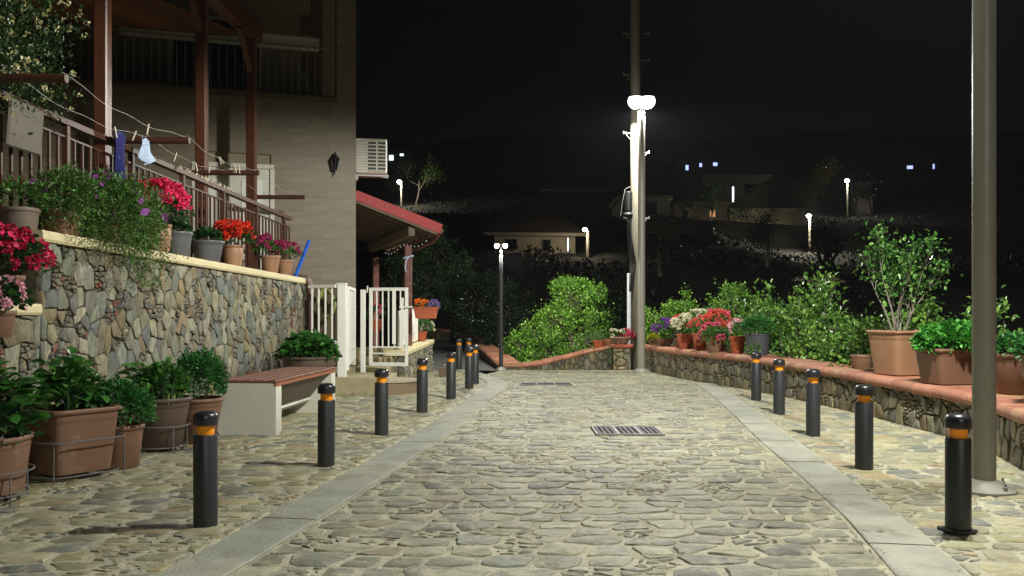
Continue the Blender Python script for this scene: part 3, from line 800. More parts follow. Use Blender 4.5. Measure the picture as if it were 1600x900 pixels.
for k in range(22):
    Y = 10.05 + k * .072; peg((railX(Y) + rnd.uniform(-.02, .02), Y, hz(Y) + .045), rnd.uniform(-.9, .9), 'pale clothes peg in the row clipped on the handrail', 'clothes pegs on the handrail')
def cloth(name, p0, wdt, hgt, m, label, taper=.4):
    g = MB(); n, k = 8, 10; v = []
    for j in range(k + 1):
        for i in range(n + 1):
            u = i / n - .5; q = j / k; ww = wdt * (1 - (1 - taper) * q)
            v.append((p0[0] + .045 * math.sin(u * 9 + q * 3) * (.3 + q), p0[1] + u * ww + .03 * q, p0[2] - hgt * q * (1 - .25 * abs(u)) + .02 * math.cos(u * 12)))
    f = [(j * (n + 1) + i, j * (n + 1) + i + 1, (j + 1) * (n + 1) + i + 1, (j + 1) * (n + 1) + i) for j in range(k) for i in range(n)]
    o = g.add(v, f).build(name, m, label=label, cat='cloth', smooth=80)
    md = o.modifiers.new('thickness', 'SOLIDIFY'); md.thickness = .004
wp = wire_pt(1, .40, .30); 
cloth('hanging_cloth', (-3.74, 8.55, 2.90), .34, .62, M_CLOTHB, 'navy patterned cloth pegged on the clothes line', .15)
cloth('hanging_cloth', (-3.66, 8.95, 2.91), .26, .24, M_CLOTHW, 'small pale blue cloth pegged beside the navy cloth', .7)
# grey board hooked on the rail, stick, downpipe
MB().box((railX(7.12) + .10, 7.12, 2.66), (.03, .50, .38), ch=.014, ry=.08).build('hanging_board', mat('grey_board', rgb(86, 80, 66), .6, 5, .15, stain=rgb(52, 40, 30), stain_scale=7, stain_lo=.62), label='grey stained board hanging on the terrace railing', cat='board')
MB().tube([(-3.13, 12.95, 1.70), (-3.0, 13.25, 2.24)], .026, 8).build('stick', M_BLUE, label='blue pole leaning at the end of the coping', cat='stick')
xw = wallL(13.5) + .09
MB().tube([(xw - .45, 13.3, 1.70), (xw - .2, 13.32, 1.70), (xw - .05, 13.35, 1.68), (xw + .0, 13.36, 1.58), (xw, 13.36, .8), (xw, 13.36, .2)], .055, 12).build('downpipe', M_PIPE, label='brown downpipe at the end of the stone wall', cat='downpipe')

# ------------------------------------------------------------------ gate, steps, low wall at the house entrance
st = MB(); st.box((-2.3, 13.35, .12), (1.05, 1.05, .26), ch=.012); entr = thing('entrance_steps', (0, 0, 0), 'concrete landing and steps leading up behind the white gate', 'steps')
st.build('landing', M_OLDC, entr)
for k in range(3): MB().box((-2.55 - k * .02, 14.55 + k * .34, .20 + k * .07), (1.15, .35, .2 + k * .14), ch=.01).build('step', M_OLDC, entr)
g = MB(); g.prism([(-1.99, 13.1), (-1.86, 12.75), (-1.50, 12.92), (-1.36, 13.3), (-1.9, 13.7)], .002, .17, axis='z'); g.build('corner_step', mat('brown_step', rgb(132, 112, 92), .8, 6, .12), entr)
g = MB(); g.prism([(-2.0, 13.1), (-1.87, 12.72), (-1.48, 12.90), (-1.33, 13.3), (-1.9, 13.75)], .172, .20, axis='z'); g.build('corner_step_slab', mat('step_slab', rgb(168, 160, 138), .8, 6, .1), entr)
def picket(root, a, b, z0, z1, n, sec=.022, rails=(0, 1), top=.05, m=M_WHITE, r=None):
    a = Vector(a); b = Vector(b)
    for k, z in enumerate((z0, z1)):
        g = MB(); g.bar((a.x, a.y, z), (b.x, b.y, z), .04, .045 if k else .04); g.build('rail', m, root)
    for i in range(n):
        p = a.lerp(b, (i + .5) / n) if n > 1 else a
        MB().box((p.x, p.y, (z0 + z1) / 2), (sec, sec, z1 - z0 - .04)).build('baluster', m, root, smooth=0)
fa = thing('white_fence', (0, 0, 0), 'white metal fence panel between the downpipe and gate post', 'fence')
picket(fa, (-2.98, 13.15), (-2.54, 12.9), .75, 1.56, 4)
gp = thing('gate_post', (0, 0, 0), 'thick square white gate post on the landing corner', 'gate post')
MB().box((-2.46, 12.98, .90), (.12, .12, 1.36), ch=.006).build('shaft', M_WHITE, gp)
MB().box((-2.46, 12.98, 1.592), (.13, .13, .02)).build('cap', M_WHITE, gp)
ga = thing('open_gate_leaf', (0, 0, 0), 'narrow white gate leaf folded back from the thick post', 'gate')
for p, q in (((-2.40, 13.05), (-2.40, 13.09)), ((-2.53, 14.35), (-2.53, 14.39))): MB().box((p[0], p[1], .95), (.05, .05, 1.22)).build('stile', M_WHITE, ga)
picket(ga, (-2.40, 13.1), (-2.53, 14.35), .42, 1.54, 6); MB().bar((-2.4, 13.1, .62), (-2.53, 14.35, .62), .03, .03).build('mid_rail', M_WHITE, ga)
gp2 = thing('gate_post', (0, 0, 0), 'slim white post carrying the swing gate', 'gate post')
MB().box((-2.37, 14.25, .83), (.075, .075, 1.42), ch=.006).build('shaft', M_WHITE, gp2)
MB().tube([(-2.33, 14.25, 1.5), (-2.30, 14.25, 1.5), (-2.30, 14.25, 1.6)], .012, 6).build('latch', M_WHITE, gp2)
gt = thing('swing_gate', (0, 0, 0), 'white barred garden gate with round latch and lower cross rails', 'gate')
A, B = Vector((-2.24, 14.22, 0)), Vector((-1.66, 14.1, 0))
for z, w in ((1.545, .05), (.36, .055), (.53, .022), (.63, .022)): MB().bar((A.x, A.y, z), (B.x, B.y, z), w, w).build('rail', M_WHITE, gt)
for p in (A, B): MB().box((p.x, p.y, .952), (.05, .05, 1.235), ch=.004).build('stile', M_WHITE, gt)
for i in range(1, 6):
    p = A.lerp(B, i / 6); MB().box((p.x, p.y, 1.08), (.020, .020, .88)).build('baluster', M_WHITE, gt, smooth=0)
MB().box((A.lerp(B, .66).x, 14.11, 1.1), (.055, .02, .84)).build('lock_plate', M_WHITE, gt)
g = MB(); g.lathe([(.0, -.03), (.028, -.02), (.034, 0), (.028, .02), (0, .03)], 12); kb = g.build('knob', M_WHITE, gt); kb.location = (-1.74, 14.06, 1.26)
MB().tube([(-1.74, 14.06, 1.26), (-1.56, 14.03, 1.265)], .014, 8).build('bolt', M_WHITE, gt)
# low stone wall with cream coping right of the steps
lw = thing('low_stone_wall', (0, 0, 0), 'short stone wall with cream coping beside the entrance steps', 'stone wall')
LA, LB = Vector((-1.80, 15.0, 0)), Vector((-1.62, 18.1, 0)); ldir = (LB - LA).normalized(); ln = Vector((ldir.y, -ldir.x, 0)); LL = (LB - LA).length
def lz(s): return .45 + .03 * s
g = MB(); v = []
for p, s in ((LA, 0), (LB, LL)):
    for off in (-.02, -.30): v += [(p.x + ln.x * off, p.y + ln.y * off, -.3), (p.x + ln.x * off, p.y + ln.y * off, lz(s))]
g.add(v, [(0, 4, 5, 1), (2, 3, 7, 6), (0, 1, 3, 2), (4, 6, 7, 5), (1, 5, 7, 3)]); g.build('core', M_DARKM, lw, smooth=0)
masonry(lw, LL, .56, lambda s, t, h: (LA.x + ldir.x * s + ln.x * h, LA.y + ldir.y * s + ln.y * h, min(t, lz(s) - .004)), [(.085, 400, .86), (.05, 500, .86), (.028, 600, .86)], .7, .016, WST, M_RUBBLE, 'wall_stone',
        seg=.05, jit=.01, hgt=.02, bev=.014, depth=.02, skip=lambda w, p: min(q[1] for q in p) > .5, tilt=.2, rough=.005)
masonry(lw, .28, .45, lambda s, t, h: (LA.x - .30 + s, LA.y - h + .0, t), [(.07, 60, .86), (.04, 80, .86)], .8, .016, WST, M_RUBBLE, 'wall_stone', seg=.05, jit=.01, hgt=.02, bev=.014, depth=.02)
g = MB(); v = []
for p, s in ((LA + ldir * -.06, 0), (LB, LL)):
    for off, dz in ((.04, 0), (.05, .02), (.05, .07), (.04, .085), (-.36, .085), (-.36, 0)): v.append((p.x + ln.x * off, p.y + ln.y * off, lz(s) + dz))
g.add(v, [(i, i + 6, (i + 1) % 6 + 6, (i + 1) % 6) for i in range(6)] + [tuple(range(6)), tuple(range(6, 12))[::-1]]); g.build('coping_slab', M_CREAM, lw, smooth=30)
bf = thing('boarded_fence', (0, 0, 0), 'white fence of wide upright boards standing on the low wall', 'fence')
for k in range(12):
    p = LA + ldir * (.35 + k * .17) - ln * .16; MB().box((p.x, p.y, .60 + .3 + k * .004), (.03, .115, .62), ch=.005, rz=-.06).build('board', M_WHITE, bf, smooth=0)
MB().box((-1.86, 15.15, 1.0), (.05, .05, .85)).build('post', M_WHITE, bf)

# path behind, its walls
pa = MB(); strip(pa, lambda y: -1.62 - (y - 18) * .115 if y > 18 else -1.62, lambda y: -.28 - (y - 17.9) * .115, 17.9, 42, .006, 40, 4)
pa.build('path', M_ASPH, kind='structure', label='dark path running back past the low wall')

# ------------------------------------------------------------------ low curved wall on the right and the far walls
def low_wall(name, label, pts, ztop, sgn, span, limit, classes, cap_t=.10, cap_w=.50, tile_w=.21, core_d=.36, stone_kw={}, end_lathe=True):
    """pts front base line, sgn = side on which the wall body lies relative to travel direction; ztop(s) top of body"""
    t = thing(name, (0, 0, 0), label, 'stone wall')
    Q, d = smooth_path(pts, 90); Lw = d[-1]
    def fr(s):
        p, tt = path_at(Q, d, s); n = np.array([tt[1], -tt[0]]) * sgn      # n points into the wall body
        return p, n
    v = []; f = []; n = 60
    for i in range(n + 1):
        s = Lw * i / n; p, nn = fr(s); a = p + nn * .02; b = p + nn * core_d; z = ztop(s)
        v += [(a[0], a[1], -.5), (a[0], a[1], z), (b[0], b[1], z), (b[0], b[1], -2.2)]
    for i in range(n):
        k = i * 4
        f += [(k, k + 4, k + 5, k + 1), (k + 1, k + 5, k + 6, k + 2), (k + 2, k + 6, k + 7, k + 3)]
    f += [(0, 1, 2, 3), (n * 4 + 3, n * 4 + 2, n * 4 + 1, n * 4)]
    if sgn < 0: f = [q[::-1] for q in f]
    MB().add(v, f).build('core', M_DARKM, t, smooth=0)
    s0, s1 = span
    def fm(s, tt, h):
        p, nn = fr(s0 + (s if sgn > 0 else (s1 - s0) - s)); zz = min(tt, ztop(s0 + s) - .003); return (p[0] - nn[0] * h, p[1] - nn[1] * h, zz)
    def fm2(s, tt, h):
        s_ = s if sgn > 0 else (s1 - s0) - s
        p, nn = fr(s0 + s_); zz = min(tt, ztop(s0 + s_) - .003); return (p[0] - nn[0] * h, p[1] - nn[1] * h, zz)
    masonry(t, s1 - s0, .60, fm2, classes, .70, .012, WSR, M_RUBBLE, 'wall_stone', seg=.06, jit=.007, hgt=.010, bev=.006, depth=.02, cut=.16,
            skip=lambda w, p: min(q[1] for q in p) > w[2] + .04, tilt=.1, rough=.0025, small_tints=WSR, small_r=.5, limit=limit, hvar=.7, gname='small_wall_stones')
    # terracotta coping tiles with a rounded nose
    s = s0; over = .05
    TT = [rgb(164, 106, 82), rgb(154, 98, 76), rgb(172, 116, 90), rgb(160, 110, 86), rgb(166, 126, 94)]
    while s < s1 - .03:
        e = min(s + tile_w * rnd.uniform(.97, 1.03), s1); mb = MB(); v = []; k = 3
        prof = [(-over + .02, 0), (-over + .005, cap_t * .2), (-over, cap_t * .5), (-over + .012, cap_t * .8), (-over + .045, cap_t), (.10, cap_t + .004)]
        back = [(cap_w, cap_t + .004), (cap_w, 0)]
        dz = rnd.uniform(-.003, .003); m8 = len(prof) + 2
        for i in range(k + 1):
            ss = s + .003 + (e - s - .006) * i / k; p, nn = fr(ss); z = ztop(ss)
            for off, zz in prof + back: q = p + nn * off; v.append((q[0], q[1], z + zz + dz))
        f = []
        for i in range(k):
            for j in range(m8): a = i * m8 + j; b = i * m8 + (j + 1) % m8; f.append((a, a + m8, b + m8, b))
        f.append(tuple(range(m8))); f.append(tuple(k * m8 + j for j in range(m8))[::-1])
        if sgn > 0: pass
        else: f = [q[::-1] for q in f]
        c = rnd.choice(TT); mb.add(v, f, c); mb.build('coping_tile', M_TERRA, t, smooth=40); s = e
    return t, fr
zr = lambda s: interp([(0, .34), (3.5, .355), (6, .36), (8.5, .39), (11, .42), (16, .43)], s)
wr, frR = low_wall('low_curved_wall', 'low curved rubble wall with terracotta coping along the right pavement', WR, zr, 1, (0.6, WRd[-1]), 300,
                   dict(rh=(.11, .22), cw=(.08, .20), p_split=.22, chip=.002, jx=.28, jy=.3))
RT = [rgb(120, 116, 96), rgb(132, 122, 96)]
zf = lambda s: interp([(0, .06), (.35, .045), (.8, .09), (1.3, .21), (1.8, .34), (2.3, .44)], s)
wf, frF = low_wall('far_curved_wall', 'low wall with dipping terracotta coping under the bright green tree', [(-.20, 18.15), (.2, 18.2), (1.0, 18.3), (2.04, 18.3)], zf, -1, (0, 2.22), 200,
                   [(.08, 400, .86), (.05, 600, .86), (.028, 600, .86)], cap_t=.075, cap_w=.42)
zl = lambda s: interp([(0, .07), (3, .16), (7, .22), (16, .26)], s)
wk, frK = low_wall('path_wall', 'long low wall with terracotta coping beside the dark path', [(-.24, 18.1), (-.55, 20.8), (-.95, 24.3), (-1.6, 30), (-2.45, 37)], zl, 1, (0, 18), 120,
                   [(.12, 900, .86), (.06, 1200, .86)], cap_t=.075, cap_w=.42, tile_w=.28)
# pier at the end of the far wall
pr = thing('stone_pier', (2.05, 18.22, 0), 'square stone pier with terracotta cap beside the utility pole', 'stone pier')
MB().box((.18, .2, .22), (.34, .36, .44)).build('core', M_DARKM, pr, smooth=0)
masonry(pr, .36, .44, lambda s, t, h: (s, -h, t), [(.085, 80, .84), (.05, 80, .84)], 1.3, .016, [rgb(150, 142, 112), rgb(134, 134, 116), rgb(160, 140, 100)], M_RUBBLE, 'pier_stone', seg=.05, jit=.01, hgt=.02, bev=.014, depth=.02)
MB().box((.19, .18, .485), (.48, .46, .085), tint=rgb(176, 92, 68), ch=.03).build('cap_tile', M_TERRA, pr)
# short lit end wall far along the path
ew, _ = low_wall('end_wall', 'short pale wall closing the far end of the path', [(-3.9, 36.2), (-3.2, 36.0), (-2.7, 35.6)], lambda s: .5 - .1 * s, -1, (0, 1.3), 40, [(.13, 100, .86), (.07, 150, .86)], cap_t=.08, cap_w=.45)

# ------------------------------------------------------------------ bollards
def bollard(loc, label, plate=False):
    t = thing('bollard', loc, label, 'bollard', 'charcoal bollards along the street')
    MB().lathe([(.066, 0), (.066, .500), (.062, .508)], 28).build('post', M_BOLL, t)
    MB().lathe([(.047, .50), (.047, .562)], 24, caps=False).build('reflector', M_ORANGE, t)
    MB().lathe([(.052, .560), (.0675, .562), (.0685, .568), (.0685, .602), (.065, .618), (.055, .630), (.036, .638), (.0, .640)], 28).build('cap', M_CAP, t)
    return t
LBp = [(-1.71, 5.0), (-1.44, 6.94), (-1.26, 8.66), (-1.06, 10.57), (-.83, 12.2), (-.66, 13.8), (-.61, 14.75), (-1.08, 18.2), (-.90, 18.6)]
RBp = [(2.42, 4.86), (2.66, 6.77), (2.89, 8.6), (3.10, 10.4), (3.27, 12.0)]
ordn = ['first', 'second', 'third', 'fourth', 'fifth', 'sixth', 'seventh', 'eighth', 'last']
b0 = None
for i, (x, y) in enumerate(LBp):
    lab = f'charcoal bollard with orange band, {ordn[i]} from the camera along the left kerb band'
    if b0 is None: b0 = bollard((x, y, .005), lab)
    else: q = dup(b0, (x, y, .003), rnd.uniform(0, 3), lab); q.rotation_euler = (rnd.uniform(-.008, .008), rnd.uniform(-.008, .008), rnd.uniform(0, 3))
for i, (x, y) in enumerate(RBp):
    bb = dup(b0, (x, y, .005), rnd.uniform(0, 3), f'charcoal bollard with orange band, {ordn[i]} from the camera in the right row')
    if i == 0: bb.rotation_euler = (0, 0, 0); MB().box((-.01, -.01, .012), (.15, .145, .018), ch=.006, rz=.3).build('base_plate', M_BOLL, bb)

# ------------------------------------------------------------------ street lamps
def lamp(loc, H, rad, label, power=LAMP_W, armx=.13, big=1.0, group='street lamps along the road', rz=0, pm=M_POLE):
    t = thing('street_lamp', loc, label, 'street lamp', group, rz=rz)
    MB().lathe([(rad, .0), (rad, H * .3), (rad * .97, H * .8), (rad * .95, H - .32), (rad * .8, H - .31)], 28).build('pole', pm, t)
    k = rad / .073
    MB().lathe([(.20 * k, 0), (.20 * k, .016), (.185 * k, .022), (.15 * k, .036), (.115 * k, .06), (.085 * k, .075), (.0745 * k, .078)], 32).build('base_flange', M_POLE, t)
    bo = MB().lathe([(.014 * k, 0), (.014 * k, .022), (.008 * k, .025), (.008 * k, .045)], 6).mesh('bolt', M_GALV)
    for q in range(4): a = R(20 + 90 * q); link('bolt', bo, t, (.165 * k * math.cos(a), .165 * k * math.sin(a), .028))
    MB().lathe([(.06 * k, H - .32), (.06 * k, H - .20), (.03 * k, H - .18), (.026 * k, H - .03)], 16).build('collar', M_GALV, t)
    g = MB(); g.tube([(-armx, 0, H + .02), (armx, 0, H + .02)], .016 * k, 8); g.build('arm', M_GALV, t)
    for sx in (-1, 1):
        h = MB().lathe([(.02 * k, .07 * big), (.10 * k * big, .062 * big), (.108 * k * big, .05 * big), (.10 * k * big, .045 * big)], 20).build('lamp_head', M_POLE, t, loc=(sx * armx, 0, H))
        MB().lathe([(0, -.12 * k * big), (.06 * k * big, -.11 * k * big), (.105 * k * big, -.06 * k * big), (.118 * k * big, .0), (.10 * k * big, .05 * big)], 20, caps=False).build('lens', M_LENS, h)
        ld = bpy.data.lights.new('lamp_light', 'SPOT'); ld.energy = power / 2; ld.color = LAMP_COL; ld.shadow_soft_size = .07 * k; ld.spot_size = R(175); ld.spot_blend = .12
        # street lantern: throws more light sideways than straight down
        ld.use_nodes = True; LN = ld.node_tree.nodes; LK = ld.node_tree.links; em = LN['Emission']
        ltc = LN.new('ShaderNodeTexCoord'); lsx = LN.new('ShaderNodeSeparateXYZ'); lab_ = LN.new('ShaderNodeMath'); lab_.operation = 'ABSOLUTE'
        lmr = LN.new('ShaderNodeMapRange'); lmr.inputs[1].default_value = .25; lmr.inputs[2].default_value = 1; lmr.inputs[3].default_value = 1.0; lmr.inputs[4].default_value = .46
        LK.new(ltc.outputs['Normal'], lsx.inputs[0]); LK.new(lsx.outputs[2], lab_.inputs[0]); LK.new(lab_.outputs[0], lmr.inputs[0]); 
        lm2 = LN.new('ShaderNodeMapRange'); lm2.inputs[1].default_value = 0; lm2.inputs[2].default_value = .42; lm2.inputs[3].default_value = .5; lm2.inputs[4].default_value = 1
        lmm = LN.new('ShaderNodeMath'); lmm.operation = 'MULTIPLY'
        LK.new(lab_.outputs[0], lm2.inputs[0]); LK.new(lmr.outputs[0], lmm.inputs[0]); LK.new(lm2.outputs[0], lmm.inputs[1]); LK.new(lmm.outputs[0], em.inputs['Strength'])
        link('lamp_light', ld, t, (sx * armx, 0, H - .12 * k * big - .08 * k))
    return t
lamp((3.14, 5.96, .006), 5.45, .073, 'thick grey lamp post standing in the right pavement')
lamp((2.53, 17.5, .006), 5.30, .070, 'tall lit lamp post in front of the utility pole', power=2200, armx=.115, big=1.35)
lamp((-.22, 17.95, .006), 2.50, .040, 'short twin lamp post at the corner of the dark path', power=330, armx=.085, big=.75, pm=M_BOLL)
lamp((2.9, -5.6, .006), 5.45, .073, 'lamp post up the street behind the viewpoint', power=950)

# ------------------------------------------------------------------ utility pole
up = thing('utility_pole', (2.56, 18.45, -.2), 'tall wooden utility pole with cables behind the lit lamp post', 'utility pole')
MB().tube([(0, 0, 0), (-.01, 0, 3), (-.02, 0, 6), (-.03, 0, 10)], [.125, .115, .10, .085], 16).build('pole', M_POLEC, up)
for z, s in ((2.9 + .2, 1), (4.45, 1), (4.85, -1), (6.05, -1), (6.35, 1), (6.9, -1), (6.9, 1), (3.1, -1)):
    g = MB(); g.tube([(s * .10, -.02, z + .2), (s * .26, -.02, z + .22)], .008, 6); g.tube([(s * .10, -.02, z + .05), (s * .22, -.02, z + .20)], .006, 6); g.tube([(s * .26, -.02, z + .19), (s * .26, -.02, z + .25)], .012, 6)
    g.build('bracket', M_GALV, up)
g = MB(); g.lathe([(.08, 0), (.085, .02), (.085, .38), (.07, .40)], 14, c=(-.17, -.05, 3.45)); g.build('cable_joint_box', M_BLACK, up)
g = MB(); g.lathe([(.10, 0), (.10, .04)], 14, c=(-.17, -.05, 3.38)); g.build('clamp', M_GALV, up)
for k in range(5):
    g = MB(); x0 = -.19 + k * .02
    g.tube([(x0, -.08, 3.4), (x0 + .03 * math.sin(k), -.12, 3.0), (-.15 + k * .03, -.13, 2.4), (-.16 + k * .015, -.13, 1.8)], .010, 6); g.build('cable', M_BLACK, up)
g = MB(); g.tube([(-.13, -.05, 3.95), (-.24, -.06, 3.9), (-.30, -.06, 3.6), (-.33, -.06, 3.35)], .006, 5); g.build('loose_cable', M_GALV, up)
MB().box((-.165, -.10, 1.12), (.075, .07, 2.1), ch=.008).build('conduit', mat('white_conduit', rgb(206, 212, 220), .5, 6, .04), up)
g = MB(); g.bar((-.28, -.25, .16), (-.02, -.1, .95), .07, .05); g.build('stay', M_GREYW, up)

# ------------------------------------------------------------------ bench
bn = thing('bench', (-2.32, 8.6, 0), 'bench with two concrete side slabs and brown slatted seat before the wall', 'bench', rz=-.08)
# local: x to the left negative, y back
def slab(y):
    prof = [(-.50, .0), (.04, .0), (.055, .03), (.055, .46), (.045, .49), (.02, .505), (-.48, .505), (-.52, .49), (-.53, .46), (-.53, .05)]
    MB().prism(prof, y, y + .16).build('side_slab', M_CONC, bn, smooth=50)
slab(0); slab(1.90)
for k in range(5):
    MB().box((-.47 + k * .118, 1.03, .522 + .001), (.108, 2.06, .026), ch=.004).build('slat', M_SLAT, bn)
MB().box((.052, 1.03, .492), (.012, 2.07, .03)).build('front_trim', mat('trim_brown', rgb(150, 92, 60), .5, 6, .1), bn)
MB().prism([(.04, .495), (.03, .47), (-.22, .17), (-.30, .17), (-.50, .47), (-.50, .495)], .165, 1.895).build('belly', M_BENCHU, bn, smooth=20)
MB().prism([(-.205, .20), (-.19, .17), (-.22, .14), (-.32, .14), (-.32, .169), (-.23, .169)], .165, 1.895).build('lower_edge', M_CONC, bn, smooth=20)

# ------------------------------------------------------------------ pots and plants
G_DARK = [rgb(34, 74, 36), rgb(44, 88, 40), rgb(54, 100, 46), rgb(40, 80, 44)]
G_MID = [rgb(62, 110, 44), rgb(78, 128, 50), rgb(50, 92, 38), rgb(92, 140, 60)]
G_BRI = [rgb(104, 154, 48), rgb(126, 176, 56), rgb(84, 132, 42), rgb(146, 190, 78), rgb(70, 112, 38)]
G_HERB = [rgb(46, 104, 46), rgb(58, 122, 52), rgb(38, 88, 40), rgb(72, 138, 62)]
G_FIG = [rgb(82, 124, 50), rgb(102, 146, 58), rgb(64, 102, 42), rgb(126, 162, 74)]
G_OLIVE = [rgb(90, 116, 52), rgb(112, 134, 62), rgb(72, 96, 44), rgb(60, 84, 40)]
petal_cache = {}
def flower_mesh(key, cols, n=46, rad=1.0, psize=.5, name='flower_cluster', shell=.75):
    if key in petal_cache: return petal_cache[key]
    d = rng.normal(0, 1, (n, 3)); d /= np.linalg.norm(d, axis=1, keepdims=True); d[:, 2] = np.abs(d[:, 2]) * .9 - .25
    P = d * rad * rng.uniform(shell - .25, shell, (n, 1))
    o = leaves(name, P, d + rng.normal(0, .6, d.shape), psize, M_PETAL, cols, aspect=.95, fold=.15, kind=None, jit=.4, shape=7)
    me = o.data; bpy.data.objects.remove(o); petal_cache[key] = me; return me
def daisy_mesh(key, cols, n=12):
    if key in petal_cache: return petal_cache[key]
    a = np.linspace(0, 2 * math.pi, n, endpoint=False); D = np.stack([np.cos(a), np.sin(a), np.full(n, .15)], 1)
    o = leaves('flower', D * .15, D, .8, M_PETAL, cols, aspect=.32, fold=.1, kind=None, jit=.05, flat=8)
    me = o.data; bpy.data.objects.remove(o); petal_cache[key] = me; return me
def dome_pts(n, rx, ry, h, z0, shell=.55, low=-.25):
    d = rng.normal(0, 1, (n, 3)); d /= np.linalg.norm(d, axis=1, keepdims=True)
    d[:, 2] = np.where(d[:, 2] < low, -d[:, 2] * .8, d[:, 2])
    lump = 1 + .16 * np.sin(d[:, 0] * 5 + d[:, 2] * 4 + rng.uniform(0, 6)) * np.cos(d[:, 1] * 6 + rng.uniform(0, 6))
    k = (shell + (1 - shell) * rng.uniform(0, 1, n) ** .6) * lump
    P = d * np.array([rx, ry, h]) * k[:, None]; P[:, 2] += z0
    return P, d
def pot_profile(rt, rb, h, rim=.03, style='round'):
    if style == 'urn': return [(rb * .9, 0), (rb, .01), (rb * 1.06, h * .1), (rt * .97, h * .6), (rt * .93, h * .84), (rt * .90, h * .88), (rt, h * .91), (rt * 1.03, h * .95), (rt * 1.02, h), (rt * .9, h), (rt * .88, h * .86), (.001, h * .86)]
    return [(rb * .92, 0), (rb, .008), (rb + (rt - rb) * .72, h * .78), (rb + (rt - rb) * .74, h * .80), (rb + (rt - rb) * .80, h * .81), (rt * .955, h - rim * 1.3), (rt, h - rim * 1.1), (rt * 1.035, h - rim * .8), (rt * 1.035, h - .006), (rt * 1.01, h), (rt * .93, h), (rt * .91, h * .86), (.001, h * .86)]
def potted(name, label, cat, loc, rt, rb, h, m, style='round', sq=0, ax=1, ay=1, rz=0, group=None, ribs=False):
    t = thing(name, loc, label, cat, group, rz=rz)
    g = MB(); prof = pot_profile(rt, rb, h, style=style)
    if ribs:
        prof = pot_profile(rt, rb, h)
    g.lathe(prof, 48 if ribs else 36, sq=sq, ax=ax, ay=ay, caps=False)
    if ribs:
        n = 48
        for j in range(1, 4):
            for i in range(n):
                k = j * n + i; v = Vector(g.v[k]); f_ = .975 if i % 2 else 1.0; g.v[k] = (v.x * f_, v.y * f_, v.z)
    g.build('pot', m, t, smooth=50)
    MB().lathe([(.001, h * .87), (rt * .9, h * .87)], 24, caps=False, sq=sq, ax=ax, ay=ay).build('soil', M_SOIL, t)
    return t
def foliage(t, n, rx, ry, h, z0, size, tints, m=M_LEAF, aspect=.6, shell=.5, name='foliage', shape=4, low=-.25, c=(0, 0), **kw):
    P, d = dome_pts(n, rx, ry, h, z0, shell, low); P[:, 0] += c[0]; P[:, 1] += c[1]
    return leaves(name, P, d, size, m, tints, t, aspect=aspect, shape=shape, **kw)
def blooms(t, n, rx, ry, h, z0, r, me, face=(0.3, -1, .5), spread=1.0, c=(0, 0), name='flower_cluster', up=True):
    k = 0; pts = []
    while k < n:
        d = Vector((rnd.gauss(0, 1), rnd.gauss(0, 1), rnd.gauss(0, 1))).normalized()
        if d.dot(Vector(face).normalized()) < -.15 or d.z < -.1: continue
        p = Vector((c[0] + d.x * rx, c[1] + d.y * ry, z0 + d.z * h)); rr = r * rnd.uniform(.75, 1.25)
        if any((p - q).length < rr * .9 for q in pts) and rnd.random() < .8: continue
        pts.append(p); q = d.to_track_quat('Z', 'Y').to_euler()
        link(name, me, t, p, (q.x, q.y, rnd.uniform(0, 6)), (rr,) * 3); k += 1
    g = MB()
    for p in pts[:14]: g.tube([(c[0] + (p.x - c[0]) * .4, c[1] + (p.y - c[1]) * .4, z0), p], .003, 4, tint=rgb(70, 100, 50))
    g.build('stems', M_LEAF, t, kind='stuff')
C_HOT = [rgb(226, 38, 92), rgb(240, 60, 110), rgb(206, 24, 76)]
C_RED = [rgb(236, 52, 24), rgb(250, 74, 34), rgb(216, 34, 18)]
C_MAG = [rgb(170, 28, 96), rgb(196, 46, 116), rgb(146, 20, 80)]
C_CRIM = [rgb(196, 20, 74), rgb(222, 42, 96), rgb(168, 14, 60)]
C_PALE = [rgb(232, 170, 184), rgb(240, 192, 200), rgb(220, 150, 170)]
C_PURP = [rgb(178, 86, 190), rgb(196, 110, 204), rgb(158, 70, 170)]
C_WHITE = [rgb(226, 222, 190), rgb(234, 230, 206), rgb(206, 202, 164)]
C_CORAL = [rgb(228, 92, 76), rgb(238, 116, 92), rgb(214, 78, 70)]
C_PINK = [rgb(228, 90, 130), rgb(238, 124, 156), rgb(214, 66, 112)]
C_VIO = [rgb(130, 50, 176), rgb(150, 70, 196), rgb(110, 40, 150)]
C_SC = [rgb(220, 30, 60), rgb(236, 48, 80), rgb(198, 18, 46)]

# --- pots on the tall wall's coping
def cx(Y): return wallL(Y) - .13
def cz_(Y): return top_l(Y) + .088
GW = 'flower pots on the cream coping'
def geranium(label, Y, rt, rb, h, m, cols, key, fr_, nb, br_, style='urn', z=None, x=None, name='potted_geranium', fs=None, nleaf=420, ribs=False, tint=G_DARK, ry=None, cdx=0, cdz=0):
    t = potted(name, label, 'potted plant', (x if x is not None else cx(Y), Y, z if z is not None else cz_(Y)), rt, rb, h, m, style, group=GW, ribs=ribs)
    foliage(t, nleaf, fr_ * .95, fr_ * .95, fr_ * .62, h + fr_ * .28, fs or .05, tint, aspect=.95, c=(cdx, 0))
    if nb: blooms(t, nb, fr_ * .9, fr_ * .9, fr_ * .72, h + fr_ * .42 + cdz, br_, flower_mesh(key, cols), face=(.6, -1, .5), c=(cdx, 0))
    return t
geranium('terracotta pot of hot pink geraniums on the coping beside the daisy bush', 9.12, .13, .10, .30, M_POT2, C_HOT, 'hot', .31, 34, .062, cdz=.08)
geranium('taller grey ribbed pot of low green leaves between pink and red geraniums', 9.55, .152, .115, .27, M_POTG, C_HOT, 'hot', .13, 0, .05, style='round', name='potted_plant', ribs=True, nleaf=260)
